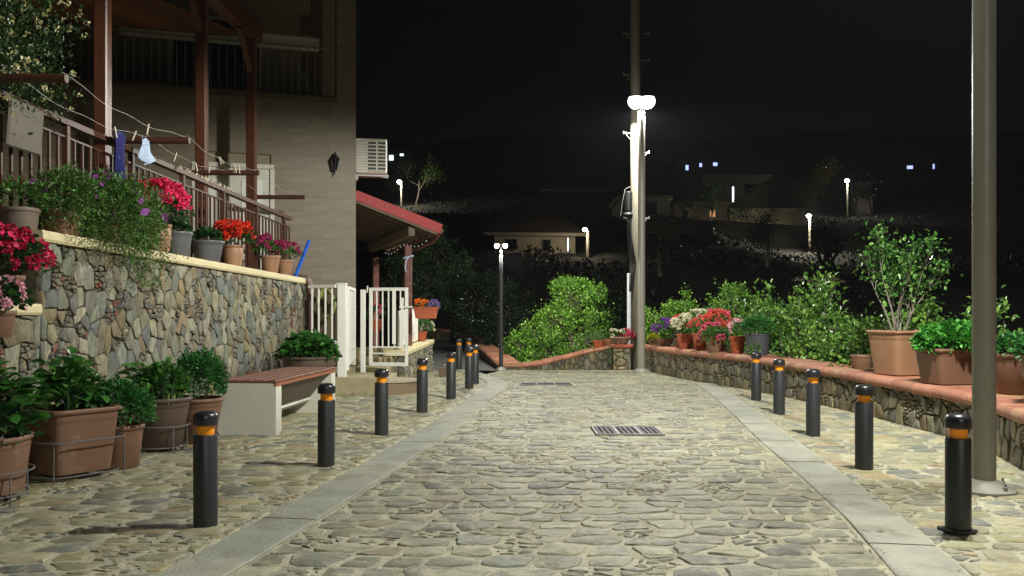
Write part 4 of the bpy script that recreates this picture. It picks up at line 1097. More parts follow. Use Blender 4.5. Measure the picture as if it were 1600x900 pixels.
geranium('wider grey ribbed pot of small green leaves left of the red geraniums', 10.3, .185, .135, .25, M_POTG, C_HOT, 'hot', .15, 0, .05, style='round', name='potted_plant', ribs=True, nleaf=280)
geranium('terracotta pot of orange red geraniums on the coping', 11.05, .125, .095, .27, M_POT2, C_RED, 'red', .27, 26, .06)
t = geranium('left terracotta pot of magenta flowers at the end of the coping', 12.35, .135, .095, .25, M_POT2, C_MAG, 'mag', .25, 22, .042, style='round', fs=.035, tint=G_MID, ribs=True)
geranium('right terracotta pot of magenta flowers beside the blue pole', 12.95, .12, .09, .24, M_POT2, C_MAG, 'mag', .24, 16, .042, style='round', fs=.035, tint=G_MID)
# big purple daisy bush spilling over
def daisy_bush(label, Y, rx, ry, h, n, nf, dx, dz, pot_m, rt, ph):
    t = potted('daisy_bush', label, 'potted plant', (cx(Y), Y, cz_(Y)), rt, rt * .75, ph, pot_m, group=GW)
    P, d = dome_pts(n, rx, ry, h, ph + dz, .35, -.8); P[:, 0] += dx
    leaves('foliage', P, d, .044, M_LEAF, G_MID + G_OLIVE, t, aspect=.32, jit=.9)
    k = n // 4; q = rng.uniform(0, 1, k); a = rng.uniform(-ry * .9, ry * .9, k)
    P2 = np.stack([dx + rx * .6 + rng.normal(0, .05, k) + .05 * q, a, ph + dz - q * h * 1.65 * (1 - (np.abs(a) / ry) ** 2 * .6)], 1)
    leaves('trailing_foliage', P2, np.stack([np.full(k, .6), rng.normal(0, .4, k), np.full(k, -.3)], 1), .034, M_LEAF, G_MID + G_OLIVE, t, aspect=.3, jit=.9)
    blooms(t, nf, rx * 1.02, ry * 1.02, h * 1.02, ph + dz, .036, daisy_mesh('daisy', C_PURP), face=(1, -.8, .3), c=(dx, 0), name='flower')
    return t
daisy_bush('large bush of purple daisies spilling over the stone wall', 8.08, .36, .56, .40, 9000, 20, .14, .02, M_POT, .17, .22)
daisy_bush('smaller clump of purple daisies left of the large daisy bush', 7.45, .28, .40, .28, 3600, 9, .06, .08, M_POT, .16, .22)
t = potted('potted_plant', 'round grey brown pot with pale green leaves at the left end of the coping', 'potted plant', (wallL(7.05) - .20, 6.98, 1.72), .15, .12, .28, mat('taupe_pot', rgb(112, 100, 88), .55, 4, .1), group=GW)
foliage(t, 500, .22, .2, .16, .34, .04, G_MID, aspect=.5)
# stepped wall pots
z1 = 1.17 + .088
def step_pot(label, x, Y, z, r, cols, key, fr_, nb, br_):
    t = potted('potted_geranium', label, 'potted plant', (x, Y, z), r, r * .75, r * 1.7, M_POT, group=GW)
    foliage(t, 520, fr_, fr_, fr_ * .9, r * 1.7 + fr_ * .35, .055, G_DARK, aspect=.95)
    blooms(t, nb, fr_ * 1.0, fr_ * .98, fr_ * .95, r * 1.7 + fr_ * .35, br_, flower_mesh(key, cols), face=(.8, -.8, .1))
step_pot('pot of crimson geraniums on the lower wall step', wallL(6.6) - .05, 6.62, z1, .12, C_CRIM, 'crim', .27, 19, .07)
step_pot('pot of pale pink geraniums in front of the crimson ones', wallL(6.1) + .16, 6.22, .93 + .088, .11, C_PALE, 'pale', .17, 13, .055)

# --- pots on the pavement along the wall
def wire_stand(loc, r, zs, label, rz=0, legs=4, h=.2, sq=0):
    t = thing('plant_stand', loc, label, 'plant stand', 'wire plant stands', rz=rz)
    for k, z in enumerate(zs):
        g = MB(); n = 32; rr = r * (1 - .12 * k)
        pts = []
        for i in range(n + 1):
            a = 2 * math.pi * i / n; x, y = math.cos(a), math.sin(a)
            if sq: e = 2 / (2 + sq); x = math.copysign(abs(x) ** e, x); y = math.copysign(abs(y) ** e, y)
            pts.append((x * rr, y * rr, z))
        g.tube(pts, .006, 6, caps=False); g.build('ring', M_IRON, t)
    for q in range(legs):
        a = math.pi / legs + 2 * math.pi * q / legs; x, y = math.cos(a), math.sin(a)
        if sq: e = 2 / (2 + sq); x = math.copysign(abs(x) ** e, x); y = math.copysign(abs(y) ** e, y)
        MB().tube([(x * r * .985, y * r * .985, zs[0]), (x * r * .99, y * r * .99, .0)], .0055, 6).build('leg', M_IRON, t)
    return t
def big_leaves(t, n, rx, ry, h, z0, size, tint_list, name='leaf', shell=.85, c=(0, 0), asp=.72):
    """separately built large leaves"""
    mes = []
    for tt in tint_list:
        for q in range(2):
            g = MB(); L = 1.0; W_ = asp; rows = 7; v = []
            for i in range(rows):
                u = i / (rows - 1); w = W_ * .5 * (math.sin(math.pi * min(1, u * .92 + .06)) ** .8) * (1 + rnd.uniform(-.05, .05)) if 0 < i < rows - 1 else 0.012
                zc = .12 * math.sin(u * 2.6) - .22 * u * u
                v += [(-w, u * L, zc + .20 * w + rnd.uniform(-.012, .012)), (-w * .5, u * L, zc + .03 + rnd.uniform(-.01, .01)), (0, u * L, zc - .02), (w * .5, u * L, zc + .03 + rnd.uniform(-.01, .01)), (w, u * L, zc + .20 * w + rnd.uniform(-.012, .012))]
            f = [(i * 5 + j, i * 5 + j + 1, (i + 1) * 5 + j + 1, (i + 1) * 5 + j) for i in range(rows - 1) for j in range(4)]
            g.add(v, f, tt); mes.append(g.mesh('leaf', M_LEAFG, 60))
    P, d = dome_pts(n, rx, ry, h, z0, shell, 0)
    g = MB()
    for i in range(n):
        dv = Vector(d[i]); s = size * rnd.uniform(.6, 1.2); az = math.atan2(dv.y, dv.x)
        p = Vector(P[i]); p.x += c[0]; p.y += c[1]
        el = rnd.uniform(-.5, .5) + dv.z * .5
        link(name, rnd.choice(mes), t, p, (el, rnd.uniform(-.4, .4), az - math.pi / 2 + rnd.uniform(-.5, .5)), (s,) * 3)
        if i % 4 == 0: g.tube([(c[0], c[1], z0 * .8), (p.x * .5 + c[0] * .5, p.y * .5 + c[1] * .5, (z0 + p.z) / 2), p], .006, 5, tint=rgb(78, 104, 56))
    g.build('stems', M_LEAF, t, kind='stuff')
GP = 'pots along the foot of the tall wall'
HYD = [rgb(54, 104, 40), rgb(68, 122, 50), rgb(42, 88, 34)]
p1 = potted('potted_hydrangea', 'terracotta pot with broad leafed plant in the near left corner', 'potted plant', (-3.30, 5.62, .06), .245, .20, .36, M_POT, sq=.8, group=GP, rz=.1)
big_leaves(p1, 130, .31, .31, .34, .42, .145, HYD, asp=.95)
foliage(p1, 300, .26, .26, .22, .38, .07, G_DARK, aspect=.7)
wire_stand((-3.30, 5.62, .002), .27, (.20, .055), 'round wire stand under the near left corner pot', rz=.25)
p2 = potted('potted_plant', 'large square terracotta pot with leafy shoots in a wire stand', 'potted plant', (-3.20, 6.48, .05), .265, .215, .46, M_POT, sq=5, group=GP, rz=R(-34))
big_leaves(p2, 60, .20, .20, .32, .53, .125, HYD, c=(-.04, .02), shell=.5, asp=.95)
foliage(p2, 420, .2, .2, .26, .52, .06, G_MID, aspect=.7, shell=.2)
wire_stand((-3.20, 6.48, .002), .30, (.29, .045), 'square wire stand round the large terracotta pot', rz=R(-34), sq=3.5)
def blades(t, n, r, h, z0, c=(0, 0), tint=None, lean=.5):
    g = MB()
    for i in range(n):
        a = rnd.uniform(0, 6.28); rr = rnd.uniform(0, r); H = h * rnd.uniform(.5, 1.1); ln_ = rnd.uniform(.1, lean)
        b = Vector((c[0] + rr * math.cos(a), c[1] + rr * math.sin(a), z0)); d = Vector((math.cos(a), math.sin(a), 0))
        tt = tint or rnd.choice([rgb(60, 104, 58), rgb(76, 120, 66), rgb(50, 88, 50)])
        pts = [b + d * (ln_ * H * q ** 1.8) + Vector((0, 0, H * (q - .18 * q ** 3))) for q in (0, .3, .55, .8, 1)]
        g.tube(pts, [.0065, .006, .005, .0035, .001], 5, tint=tt)
    return g.build('onion_leaves', M_LEAF, t, kind='stuff')
blades(p2, 12, .08, .34, .42, c=(.10, -.06), lean=.5)
p3 = potted('potted_basil', 'small terracotta pot of bushy basil between two large pots', 'potted plant', (-3.0, 6.85, .004), .175, .14, .33, M_POT, group=GP)
foliage(p3, 3600, .25, .25, .24, .42, .036, G_HERB, aspect=.5, shell=.7)
p4 = potted('potted_onions', 'dark brown round pot of spring onions and leaves on a stand', 'potted plant', (-3.02, 7.72, .04), .245, .17, .42, M_POTD, group=GP)
foliage(p4, 700, .2, .2, .2, .50, .06, G_MID, aspect=.8, shell=.3)
big_leaves(p4, 45, .24, .24, .28, .50, .11, HYD, shell=.5, c=(-.06, .0))
blades(p4, 46, .17, .36, .38, c=(.05, -.05), lean=.55)
blades(p4, 26, .16, .14, .38, c=(.05, -.1), tint=rgb(150, 168, 100), lean=.2)
wire_stand((-3.02, 7.72, .002), .232, (.22, .04), 'wire stand under the dark brown onion pot')
p5 = potted('potted_basil', 'round terracotta pot of tall bushy basil next to the bench', 'potted plant', (-2.86, 8.15, .004), .225, .155, .41, M_POT, group=GP)
foliage(p5, 4200, .235, .235, .30, .52, .038, G_HERB, aspect=.5, shell=.7)
p6 = potted('potted_strawberry', 'large dark tub of green leafy plants behind the bench', 'potted plant', (-2.62, 11.55, .0), .34, .26, .62, M_POTD, group=GP)
foliage(p6, 900, .32, .30, .22, .66, .085, HYD, aspect=.85, shell=.6, m=M_LEAFG, shape=7)
blades(p6, 12, .1, .45, .58, c=(.20, -.05), lean=1.0)

# --- flowers at the entrance
hp = thing('hanging_planter', (-1.50, 15.6, 1.07), 'terracotta window box of orange and violet pansies on the white fence', 'planter', rz=-.1)
MB().lathe([(.17, 0), (.20, .16), (.215, .165), (.215, .20), (.20, .20), (.19, .15), (.001, .15)], 24, sq=6, ax=1, ay=.55, caps=False).build('box', M_POTO, hp)
foliage(hp, 260, .20, .12, .09, .20, .035, G_MID)
blooms(hp, 9, .15, .10, .12, .21, .045, flower_mesh('or', [rgb(240, 130, 20), rgb(246, 170, 30), rgb(236, 90, 20)], 30), c=(-.08, 0))
blooms(hp, 11, .10, .10, .12, .20, .04, flower_mesh('lav', [rgb(140, 120, 190), rgb(170, 150, 210), rgb(120, 90, 170)], 30), c=(.14, 0))
pp = potted('potted_petunia', 'pot of mixed violet and white flowers on the far end of the low wall', 'potted plant', (-1.78, 17.55, .62), .12, .09, .18, M_POTO)
foliage(pp, 800, .24, .2, .22, .25, .035, G_MID)
blooms(pp, 12, .2, .2, .2, .26, .036, flower_mesh('lav2', [rgb(160, 110, 180), rgb(190, 160, 210)], 26), c=(-.06, 0)); blooms(pp, 10, .14, .18, .18, .22, .034, flower_mesh('wh2', C_WHITE, 26), c=(.12, 0))
pk = potted('potted_geranium', 'pink flowers seen through the bars of the white gate', 'potted plant', (-2.44, 16.1, .85), .12, .09, .2, M_POTO)
foliage(pk, 260, .16, .16, .14, .3, .04, G_DARK); blooms(pk, 8, .13, .13, .14, .32, .045, flower_mesh('pink', C_PINK))
hs = thing('garden_hose', (-2.82, 13.6, 1.28), 'coil of yellow green hose hanging behind the white fence', 'garden hose')
for k in range(7):
    g = MB(); pts = []
    for i in range(25):
        a = 2 * math.pi * i / 24; pts.append((.13 * math.cos(a) * (1 + .05 * k % .1) + rnd.uniform(-.006, .006), .02 * k - .06, .02 + (.24 - .012 * k) * math.sin(a)))
    g.tube(pts, .010, 6); g.build('coil', M_FOIL, hs)
MB().box((-2.82, 13.85, 1.0), (.5, .03, 1.2)).build('backing_panel', M_RENDER2, label='dark wall panel behind the hose and the white fence', cat='panel')
sbx = thing('small_planter', (-1.20, 16.4, .004), 'small brown box planter at the foot of the low wall', 'planter')
MB().box((0, 0, .08), (.26, .2, .16), ch=.01).build('box', M_GREYW, sbx); foliage(sbx, 60, .1, .08, .08, .17, .04, [rgb(190, 190, 170), rgb(60, 70, 40)])

# --- pots on the right wall coping
def on_wall(Y, back=.20):
    s = np.interp(Y, WRq[:, 1], WRd); p, n = frR(s); return (p[0] + n[0] * back, p[1] + n[1] * back, zr(s) + .106)
GR_ = 'flower pots on the terracotta coping'
def rp(name, label, Y, rt, rb, h, m, back=.2, style='round', **kw):
    return potted(name, label, 'potted plant', on_wall(Y, back), rt, rb, h, m, style, group=GR_, **kw)
A1 = rp('potted_shrub', 'tall square terracotta pot holding a bare branched fig shrub', 10.15, .265, .205, .50, M_POT2, .33, sq=4, rz=.0)
A1.rotation_euler = (0, 0, .35)
rp('plant_saucer', 'small empty terracotta pot left of the tall square one', 11.0, .13, .115, .17, M_POT, .32)
A2 = potted('planter_trough', 'long terracotta trough of bright green basil on the wall', 'planter', tuple(np.array(on_wall(9.05, .36)) + [.0, .0, 0]), .36, .30, .36, M_POT, sq=5, ax=1.0, ay=.62, rz=.22, group=GR_)
foliage(A2, 3600, .40, .27, .20, .40, .065, [rgb(66, 142, 50), rgb(84, 160, 60), rgb(50, 118, 42), rgb(104, 176, 76)], aspect=.62, shell=.7, shape=7)
A3 = rp('potted_herb', 'terracotta pot of herbs mostly hidden behind the thick lamp post', 8.0, .20, .15, .36, M_POT, .36)
foliage(A3, 900, .2, .2, .15, .38, .05, G_HERB, aspect=.6)
A4 = rp('potted_herb', 'large round terracotta pot of herbs at the right edge', 7.25, .26, .15, .40, M_POT, .34)
foliage(A4, 1800, .27, .27, .18, .42, .055, G_HERB, aspect=.6, shell=.6)
# flower row far
def fp(label, Y, back, rt, h, m, cols, key, fr_, nb, br_, tint=G_MID, nl=420, fs=.04, lift=0, dx=0, fh=.8):
    t = rp('potted_flowers', label, Y, rt, rt * .74, h, m, back)
    foliage(t, nl, fr_, fr_, fr_ * fh, h + fr_ * .25 + lift, fs, tint, aspect=.7, c=(dx, 0))
    if nb: blooms(t, nb, fr_ * .98, fr_ * .95, fr_ * fh * 1.05, h + fr_ * .35 + lift, br_, flower_mesh(key, cols, 30), face=(-.3, -1, .6), c=(dx, 0))
    return t
fp('trailing violet petunias at the lamp post end of the wall', 17.2, .16, .15, .14, M_POT, C_VIO, 'vio', .22, 15, .06, lift=.10, nl=700)
t = fp('yellow green leafed pot tight against the lamp post', 17.75, .10, .10, .10, M_POT, C_VIO, 'vio', .11, 0, .05, tint=[rgb(200, 200, 40), rgb(170, 180, 40)], nl=260)
fp('scarlet geraniums right of the violet petunias', 16.55, .28, .14, .17, M_POT, C_SC, 'sc', .20, 17, .06, lift=.18)
fp('cream white geraniums in a clay pot on the curved wall', 16.1, .16, .15, .26, M_POTO, C_WHITE, 'whg', .24, 26, .055, lift=.05)
fp('second pot of white geraniums behind the first', 15.95, .34, .12, .26, M_POTO, C_WHITE, 'whg', .22, 20, .055, lift=.17)
fp('coral geraniums in a tall clay pot', 15.45, .16, .13, .29, M_POTO, C_CORAL, 'cor', .21, 22, .058, lift=.02)
fp('coral and pink geraniums right of the tall clay pot', 15.05, .28, .13, .28, M_POTO, C_CORAL, 'cor', .24, 22, .056, lift=.10)
fp('deep pink geraniums behind the coral ones', 15.3, .42, .13, .28, M_POTO, C_PINK, 'pink', .18, 10, .055, lift=.22)
fp('pink ivy geraniums trailing over the wall edge', 14.75, .06, .13, .15, M_POT, C_PINK, 'pink', .25, 9, .062, nl=800, lift=.0, fh=.95)
fp('clay pot with pink blooms beside the dark grey tub', 14.3, .22, .13, .27, M_POTO, C_PALE, 'pale', .16, 6, .055, lift=.06, nl=240)
t = rp('potted_basil', 'dark grey tub of dense green basil on the curved wall', 13.75, .19, .155, .33, mat('anthracite_tub', rgb(70, 72, 76), .5, 4, .08), .24)
foliage(t, 3200, .26, .24, .21, .40, .034, G_HERB + [rgb(86, 130, 50)], aspect=.6, shell=.6)
sp = potted('potted_sprig', 'little green sprig standing in front of the dark grey tub', 'potted plant', tuple(np.array(on_wall(13.45, .02))), .03, .025, .02, M_POT, group=GR_)
foliage(sp, 70, .09, .06, .11, .08, .05, G_MID)
# pots by the far pier
def at(px, py, Y): return ((px - 800) / F * Y, Y, EYE + (HOR - py) / F * Y)
q = potted('potted_flowers', 'shallow clay bowl of pink and white flowers on the pier', 'potted plant', (2.22, 18.35, .53), .22, .15, .14, M_POT)
foliage(q, 260, .2, .17, .12, .17, .035, G_DARK); blooms(q, 9, .18, .15, .14, .16, .05, flower_mesh('whg', C_WHITE), c=(-.08, 0)); blooms(q, 9, .13, .14, .13, .17, .05, flower_mesh('crim', C_CRIM), c=(.13, 0))
q = potted('potted_plant', 'small clay pot with grey green trailing leaves left of the pier', 'potted plant', (1.78, 18.42, .40), .12, .09, .2, M_POTO)
foliage(q, 500, .2, .16, .16, .2, .035, [rgb(100, 122, 84), rgb(82, 104, 70)], aspect=.4, c=(-.06, -.02))
q = potted('potted_plant', 'clay pot with a grey green plant hanging down the far wall', 'potted plant', (1.97, 18.38, .46), .10, .08, .16, M_POTO)
k = 420; qq = rng.uniform(0, 1, k); leaves('trailing_foliage', np.stack([rng.normal(0, .07, k), -.2 - .08 * np.sin(qq * 3), .2 - qq * .55], 1), np.tile([0, -.5, -.3], (k, 1)), .035, M_LEAF, [rgb(100, 122, 84), rgb(82, 104, 70)], q, aspect=.4)

# ------------------------------------------------------------------ trees and shrubs: skeleton first, leaves along the twigs
def grow(base, dirn, length, rad, depth, out, tips, bend=.25, split=(2, 4), spread=.7, up=.12, shrink=.68):
    p = Vector(base); d = Vector(dirn).normalized(); n = 5; pts = [p.copy()]; rs = [rad]
    for i in range(n):
        d = (d + Vector((rnd.gauss(0, bend * .5), rnd.gauss(0, bend * .5), rnd.gauss(0, bend * .3) + up * .4))).normalized()
        p = p + d * (length / n); pts.append(p.copy()); rs.append(rad * (1 - .45 * (i + 1) / n))
        if depth <= 1: tips.append((p.copy(), d.copy()))
    out.append((pts, rs))
    if depth > 0:
        for k in range(rnd.randint(*split)):
            i = rnd.randint(2, n); q = pts[i]
            a = Vector((rnd.gauss(0, 1), rnd.gauss(0, 1), rnd.gauss(0, .6))).normalized()
            nd = (d * (1 - spread * .5) + a * spread + Vector((0, 0, up))).normalized()
            grow(q, nd, length * shrink * rnd.uniform(.8, 1.2), rs[i] * .68, depth - 1, out, tips, bend, split, spread, up, shrink)
def plant(name, label, cat, base, stems, length, rad, depth, nleaf, lsize, tints, crownr=.12, bark=M_BARK, lm=M_LEAF, group=None, spread=.7, up=.12, lean=(0, 0), aspect=.55, shape=4, twig_n=5, split=(2, 4), squash=1, tall=.6, shrink=.68, sprd0=.55, jit=.8):
    t = thing(name, base, label, cat, group)
    out = []; tips = []
    for k in range(stems):
        a = 2 * math.pi * (k + rnd.random()) / stems
        d = Vector((math.cos(a) * sprd0 + lean[0], math.sin(a) * sprd0 * squash + lean[1], 1)) if stems > 1 else Vector((lean[0], lean[1], 1))
        grow((0.04 * math.cos(a), .04 * math.sin(a), 0), d, length * rnd.uniform(.8, 1.15), rad, depth, out, tips, spread=spread, up=up, split=split, shrink=shrink)
    trunk = MB(); twig = MB()
    for pts, rs in out:
        (trunk if rs[0] > rad * .6 else twig).tube(pts, rs, 6 if rs[0] > rad * .6 else 4, caps=False)
    trunk.build('trunk' if stems == 1 else 'stems', bark, t, smooth=60)
    if twig.v: twig.build('branches', bark, t, smooth=60)
    T = np.array([tuple(a) for a, _ in tips]); D = np.array([tuple(b) for _, b in tips])
    idx = rng.integers(0, len(T), nleaf)
    off = rng.normal(0, crownr, (nleaf, 3))
    leaves('crown', T[idx] + off, D[idx] * .8 + off / (crownr + 1e-6) * .35, lsize, lm, tints, t, aspect=aspect, shape=shape, jit=jit)
    return t
tz = lambda x, y: terr(x, y) - .05
# bright tree by the far wall: lobed crown carried on spreading stems
def lobed_tree(name, label, base, lobes, n, lsize, tints, stem_r=.05, lm=M_LEAF, aspect=.55, hollow=.62, sub=26, bark=M_BARK, cat='tree', group=None, shape=4, jit=.35):
    t = thing(name, base, label, cat, group); b = Vector(base)
    g = MB(); h = MB(); C = []; Rr = []
    for (x, y, z, r) in lobes:
        e = Vector((x, y, z)) - b; m_ = e * .5 + Vector((rnd.uniform(-.1, .1), rnd.uniform(-.1, .1), -.12 * e.length))
        g.tube([(0, 0, 0), tuple(m_ * .5), tuple(m_), tuple(e * .8), tuple(e)], [stem_r, stem_r * .8, stem_r * .6, stem_r * .4, stem_r * .2], 6, caps=False)
        for k in range(sub):
            d = Vector((rnd.gauss(0, 1), rnd.gauss(0, 1), rnd.gauss(0, .8))).normalized(); rr = r * rnd.uniform(hollow, 1.08)
            p = e + d * rr; C.append(tuple(p)); Rr.append(r * rnd.uniform(.14, .26))
            h.tube([tuple(e + d * rr * .15), tuple(e + d * rr * .6 + Vector((0, 0, -.03))), tuple(p)], [.010, .007, .003], 4, caps=False)
    g.build('stems', bark, t, smooth=60); h.build('branches', bark, t, smooth=60)
    C = np.array(C); Rr = np.array(Rr); i = rng.integers(0, len(C), n); off = rng.normal(0, 1, (n, 3)) * Rr[i][:, None] * .75
    leaves('crown', C[i] + off, off + np.array([0, -.05, .05]), lsize, lm, tints, t, aspect=aspect, jit=jit, shape=shape)
    return t
lobed_tree('leafy_tree', 'bright green tree lit by the lamp beyond the dipping wall', (1.3, 20.9, -1.8),
    [(1.38, 20.7, 1.45, .52), (1.75, 20.8, 1.15, .55), (1.0, 20.5, .95, .50), (.62, 20.5, .62, .45), (.22, 20.4, .42, .34), (1.45, 20.3, .55, .62), (2.05, 20.8, .62, .50), (.85, 20.2, .15, .50), (1.5, 20.0, -.05, .55), (.35, 20.2, -.12, .36), (1.18, 20.8, 1.75, .26), (1.62, 20.8, 1.72, .24), (2.3, 21.0, .15, .45), (1.95, 20.6, 1.62, .2)],
    26000, .062, G_BRI)
plant('leafy_shrub', 'dim green shrub between the bright tree and the utility pole', 'shrub', (2.3, 20.6, -2.2), 5, 1.5, .03, 2, 3000, .07, G_DARK + G_MID, crownr=.16, spread=.8, up=.05)
G_NIGHT = [rgb(30, 48, 26), rgb(38, 58, 32), rgb(24, 40, 24)]
lobed_tree('dark_tree', 'dark glossy tree behind the short twin lamp', (-.45, 24.6, -1.5),
    [(-.9, 24.6, 1.5, .62), (-.35, 24.5, 1.9, .5), (-1.1, 24.9, .9, .55), (-.2, 24.3, 1.0, .6), (-.7, 24.4, .35, .5), (.1, 24.4, .2, .6), (-1.3, 25.0, 1.9, .4)], 12000, .07, G_NIGHT, lm=M_LEAFG, bark=M_BARKN)
lobed_tree('dark_tree', 'dark tree filling the gap right of the short twin lamp', (.6, 27.0, -1.5),
    [(.2, 27, 1.2, .6), (.8, 27, .8, .6), (.1, 26.6, .3, .6), (2.6, 26.8, 1.7, .7), (3.3, 26.8, 1.3, .6), (2.9, 26.6, .7, .7)], 8000, .08, G_NIGHT, bark=M_BARKN)
lobed_tree('feathery_tree', 'dim feathery tree hanging behind the canopy post', (-3.3, 27.0, -.3),
    [(-2.9, 25.4, 2.6, .7), (-2.1, 25.2, 2.9, .6), (-2.3, 25.0, 2.0, .6), (-1.9, 25.6, 1.6, .45), (-3.1, 25.6, 1.7, .6), (-1.5, 25.4, 2.4, .5), (-2.6, 25.4, 3.4, .5)], 12000, .085, G_NIGHT + [rgb(74, 104, 48), rgb(58, 84, 40)], aspect=.25, bark=M_BARKN)
# hedge and fig shrubs beyond the right wall
GS = 'shrubs growing beyond the low curved wall'
lobed_tree('leafy_shrub', 'dense bright green shrub just right of the lamp post', (3.4, 19.0, -1.2),
    [(3.15, 18.9, 1.05, .36), (3.55, 19.0, 1.30, .34), (3.85, 18.9, 1.0, .34), (3.4, 18.8, .65, .38), (3.0, 18.8, .5, .3), (3.9, 18.8, .55, .38)], 9000, .06, G_BRI, cat='shrub', group=GS, stem_r=.03)
lobed_tree('leafy_shrub', 'green shrub behind the white geraniums', (4.3, 18.0, -1.2),
    [(4.1, 17.9, 1.1, .32), (4.45, 17.9, 1.45, .26), (4.55, 17.8, .95, .36), (4.2, 17.7, .5, .4), (4.9, 17.7, 1.2, .28), (4.6, 17.2, .6, .38), (4.9, 16.9, .95, .32)], 9500, .065, G_BRI + G_FIG, cat='shrub', group=GS, stem_r=.03)
lobed_tree('fig_shrub', 'leafy mass at the foot of the fig shoots behind the dark grey tub', (4.9, 15.0, -1.2),
    [(4.35, 15.4, .45, .34), (4.7, 15.0, .75, .34), (4.75, 14.4, .35, .36), (4.95, 14.0, .8, .32), (4.85, 13.5, .35, .36), (4.9, 15.6, 1.05, .3), (5.3, 14.5, .7, .4)], 6500, .075, G_FIG, cat='shrub', group=GS, stem_r=.022, lm=M_LEAFG, aspect=.75, shape=7, bark=M_BARKP, jit=.6)
lobed_tree('fig_shrub', 'leafy mass bulging over the coping left of the small empty pot', (5.1, 12.2, -1.0),
    [(4.8, 12.7, .5, .32), (4.95, 12.1, .75, .30), (4.9, 11.7, .35, .32), (5.2, 11.4, .6, .32), (5.1, 11.0, .35, .26), (5.5, 12.0, 1.0, .34)], 6000, .070, G_FIG, cat='shrub', group=GS, stem_r=.022, lm=M_LEAFG, aspect=.75, shape=7, bark=M_BARKP, jit=.6)
plant('fig_shrub', 'fig shrub with upright grey shoots behind the coral geraniums', 'shrub', (4.8, 16.2, -.9), 7, 1.08, .022, 3, 3200, .08, G_FIG, crownr=.09, bark=M_BARKP, lm=M_LEAFG, spread=.55, up=.25, group=GS, split=(2, 3), shape=7, aspect=.75)
plant('fig_shrub', 'tall fig shoot rising behind the dark grey tub', 'shrub', (4.72, 14.7, -.6), 5, 1.32, .020, 2, 1000, .085, G_FIG, crownr=.09, bark=M_BARKP, lm=M_LEAFG, spread=.4, up=.45, group=GS, split=(2, 3), shape=7, aspect=.75, sprd0=.25)
plant('fig_shrub', 'low fig bush right of the dark grey tub', 'shrub', (4.8, 13.3, -.9), 8, .84, .020, 3, 3600, .075, G_FIG, crownr=.10, bark=M_BARKP, lm=M_LEAFG, spread=.65, up=.15, group=GS, split=(2, 3), shape=7, aspect=.75)
plant('fig_shrub', 'wide fig bush leaning over the terracotta coping', 'shrub', (5.1, 12.0, -.7), 8, .78, .020, 3, 3600, .072, G_FIG, crownr=.10, bark=M_BARKP, lm=M_LEAFG, spread=.65, up=.15, group=GS, split=(2, 3), shape=7, aspect=.75)
plant('fig_shrub', 'pale stemmed fig bush behind the square terracotta pot', 'shrub', (5.7, 11.5, -.6), 8, .85, .022, 3, 2600, .072, G_FIG, crownr=.10, bark=M_BARKP, lm=M_LEAFG, spread=.6, up=.2, group=GS, split=(2, 3), shape=7, aspect=.75)
plant('fig_shrub', 'sparse fig branches left of the thick lamp post', 'shrub', (5.95, 10.9, -.6), 6, .98, .022, 2, 900, .09, G_FIG, crownr=.10, bark=M_BARKP, lm=M_LEAFG, spread=.6, up=.1, group=GS, split=(2, 3), shape=7, aspect=.75, lean=(.3, 0))
# the tall potted fig
fx = plant('potted_fig', 'bare stemmed fig growing out of the tall square pot', 'shrub', tuple(A1.location + Vector((0, 0, .42))), 9, .52, .011, 3, 1700, .055, [rgb(62, 104, 44), rgb(78, 124, 52), rgb(50, 86, 38), rgb(104, 144, 70)], crownr=.06, bark=M_BARKP, lm=M_LEAFG, spread=.45, up=.28, split=(2, 3), shape=7, aspect=.7, sprd0=.45, shrink=.6)
# jasmine over the terrace, upper left
jt = thing('climbing_jasmine', (-4.15, 7.4, 1.5), 'climbing jasmine with white blossoms hanging over the railing', 'climbing plant')
MB().tube([(-.3, -.2, 0), (-.25, -.15, .8), (-.15, -.1, 1.6), (-.1, 0, 2.2)], [.05, .045, .035, .02], 8).build('trunk', M_BARK, jt)
cl_ = []; 
for k in range(190):
    u = rnd.uniform(-1, 1); a = rnd.uniform(0, 6.28); rr = rnd.uniform(.3, 1)
    cl_.append((rnd.gauss(-.25, .30), rnd.gauss(-.2, .45), 2.15 + rnd.gauss(0, .36)))
for k in range(34):
    cl_.append((.08 + rnd.uniform(-.3, .22), rnd.uniform(-.5, .4), 1.42 + rnd.uniform(-.12, .4)))
cl_ = np.array([c for c in cl_ if c[0] < .34 and c[1] < .75])
idx = rng.integers(0, len(cl_), 15000); G_JAS = [rgb(52, 78, 44), rgb(66, 92, 52), rgb(40, 62, 36)]; P = cl_[idx] + rng.normal(0, .085, (15000, 3)); P[:, 0] = np.minimum(P[:, 0], .46)
leaves('foliage', P, P - cl_[idx] + [.2, -.3, .1], .046, M_LEAFG, G_JAS, jt, aspect=.5)
blossom = flower_mesh('jas', [rgb(222, 222, 180), rgb(236, 234, 204), rgb(200, 190, 120)], 12, 1, .8, name='blossom')
for k in range(430):
    c = cl_[rnd.randrange(len(cl_))] + np.array([rnd.gauss(.05, .09), rnd.gauss(-.06, .09), rnd.gauss(0, .09)])
    link('blossom', blossom, jt, tuple(c), (rnd.uniform(0, 3), rnd.uniform(0, 3), 0), (rnd.uniform(.019, .034),) * 3)

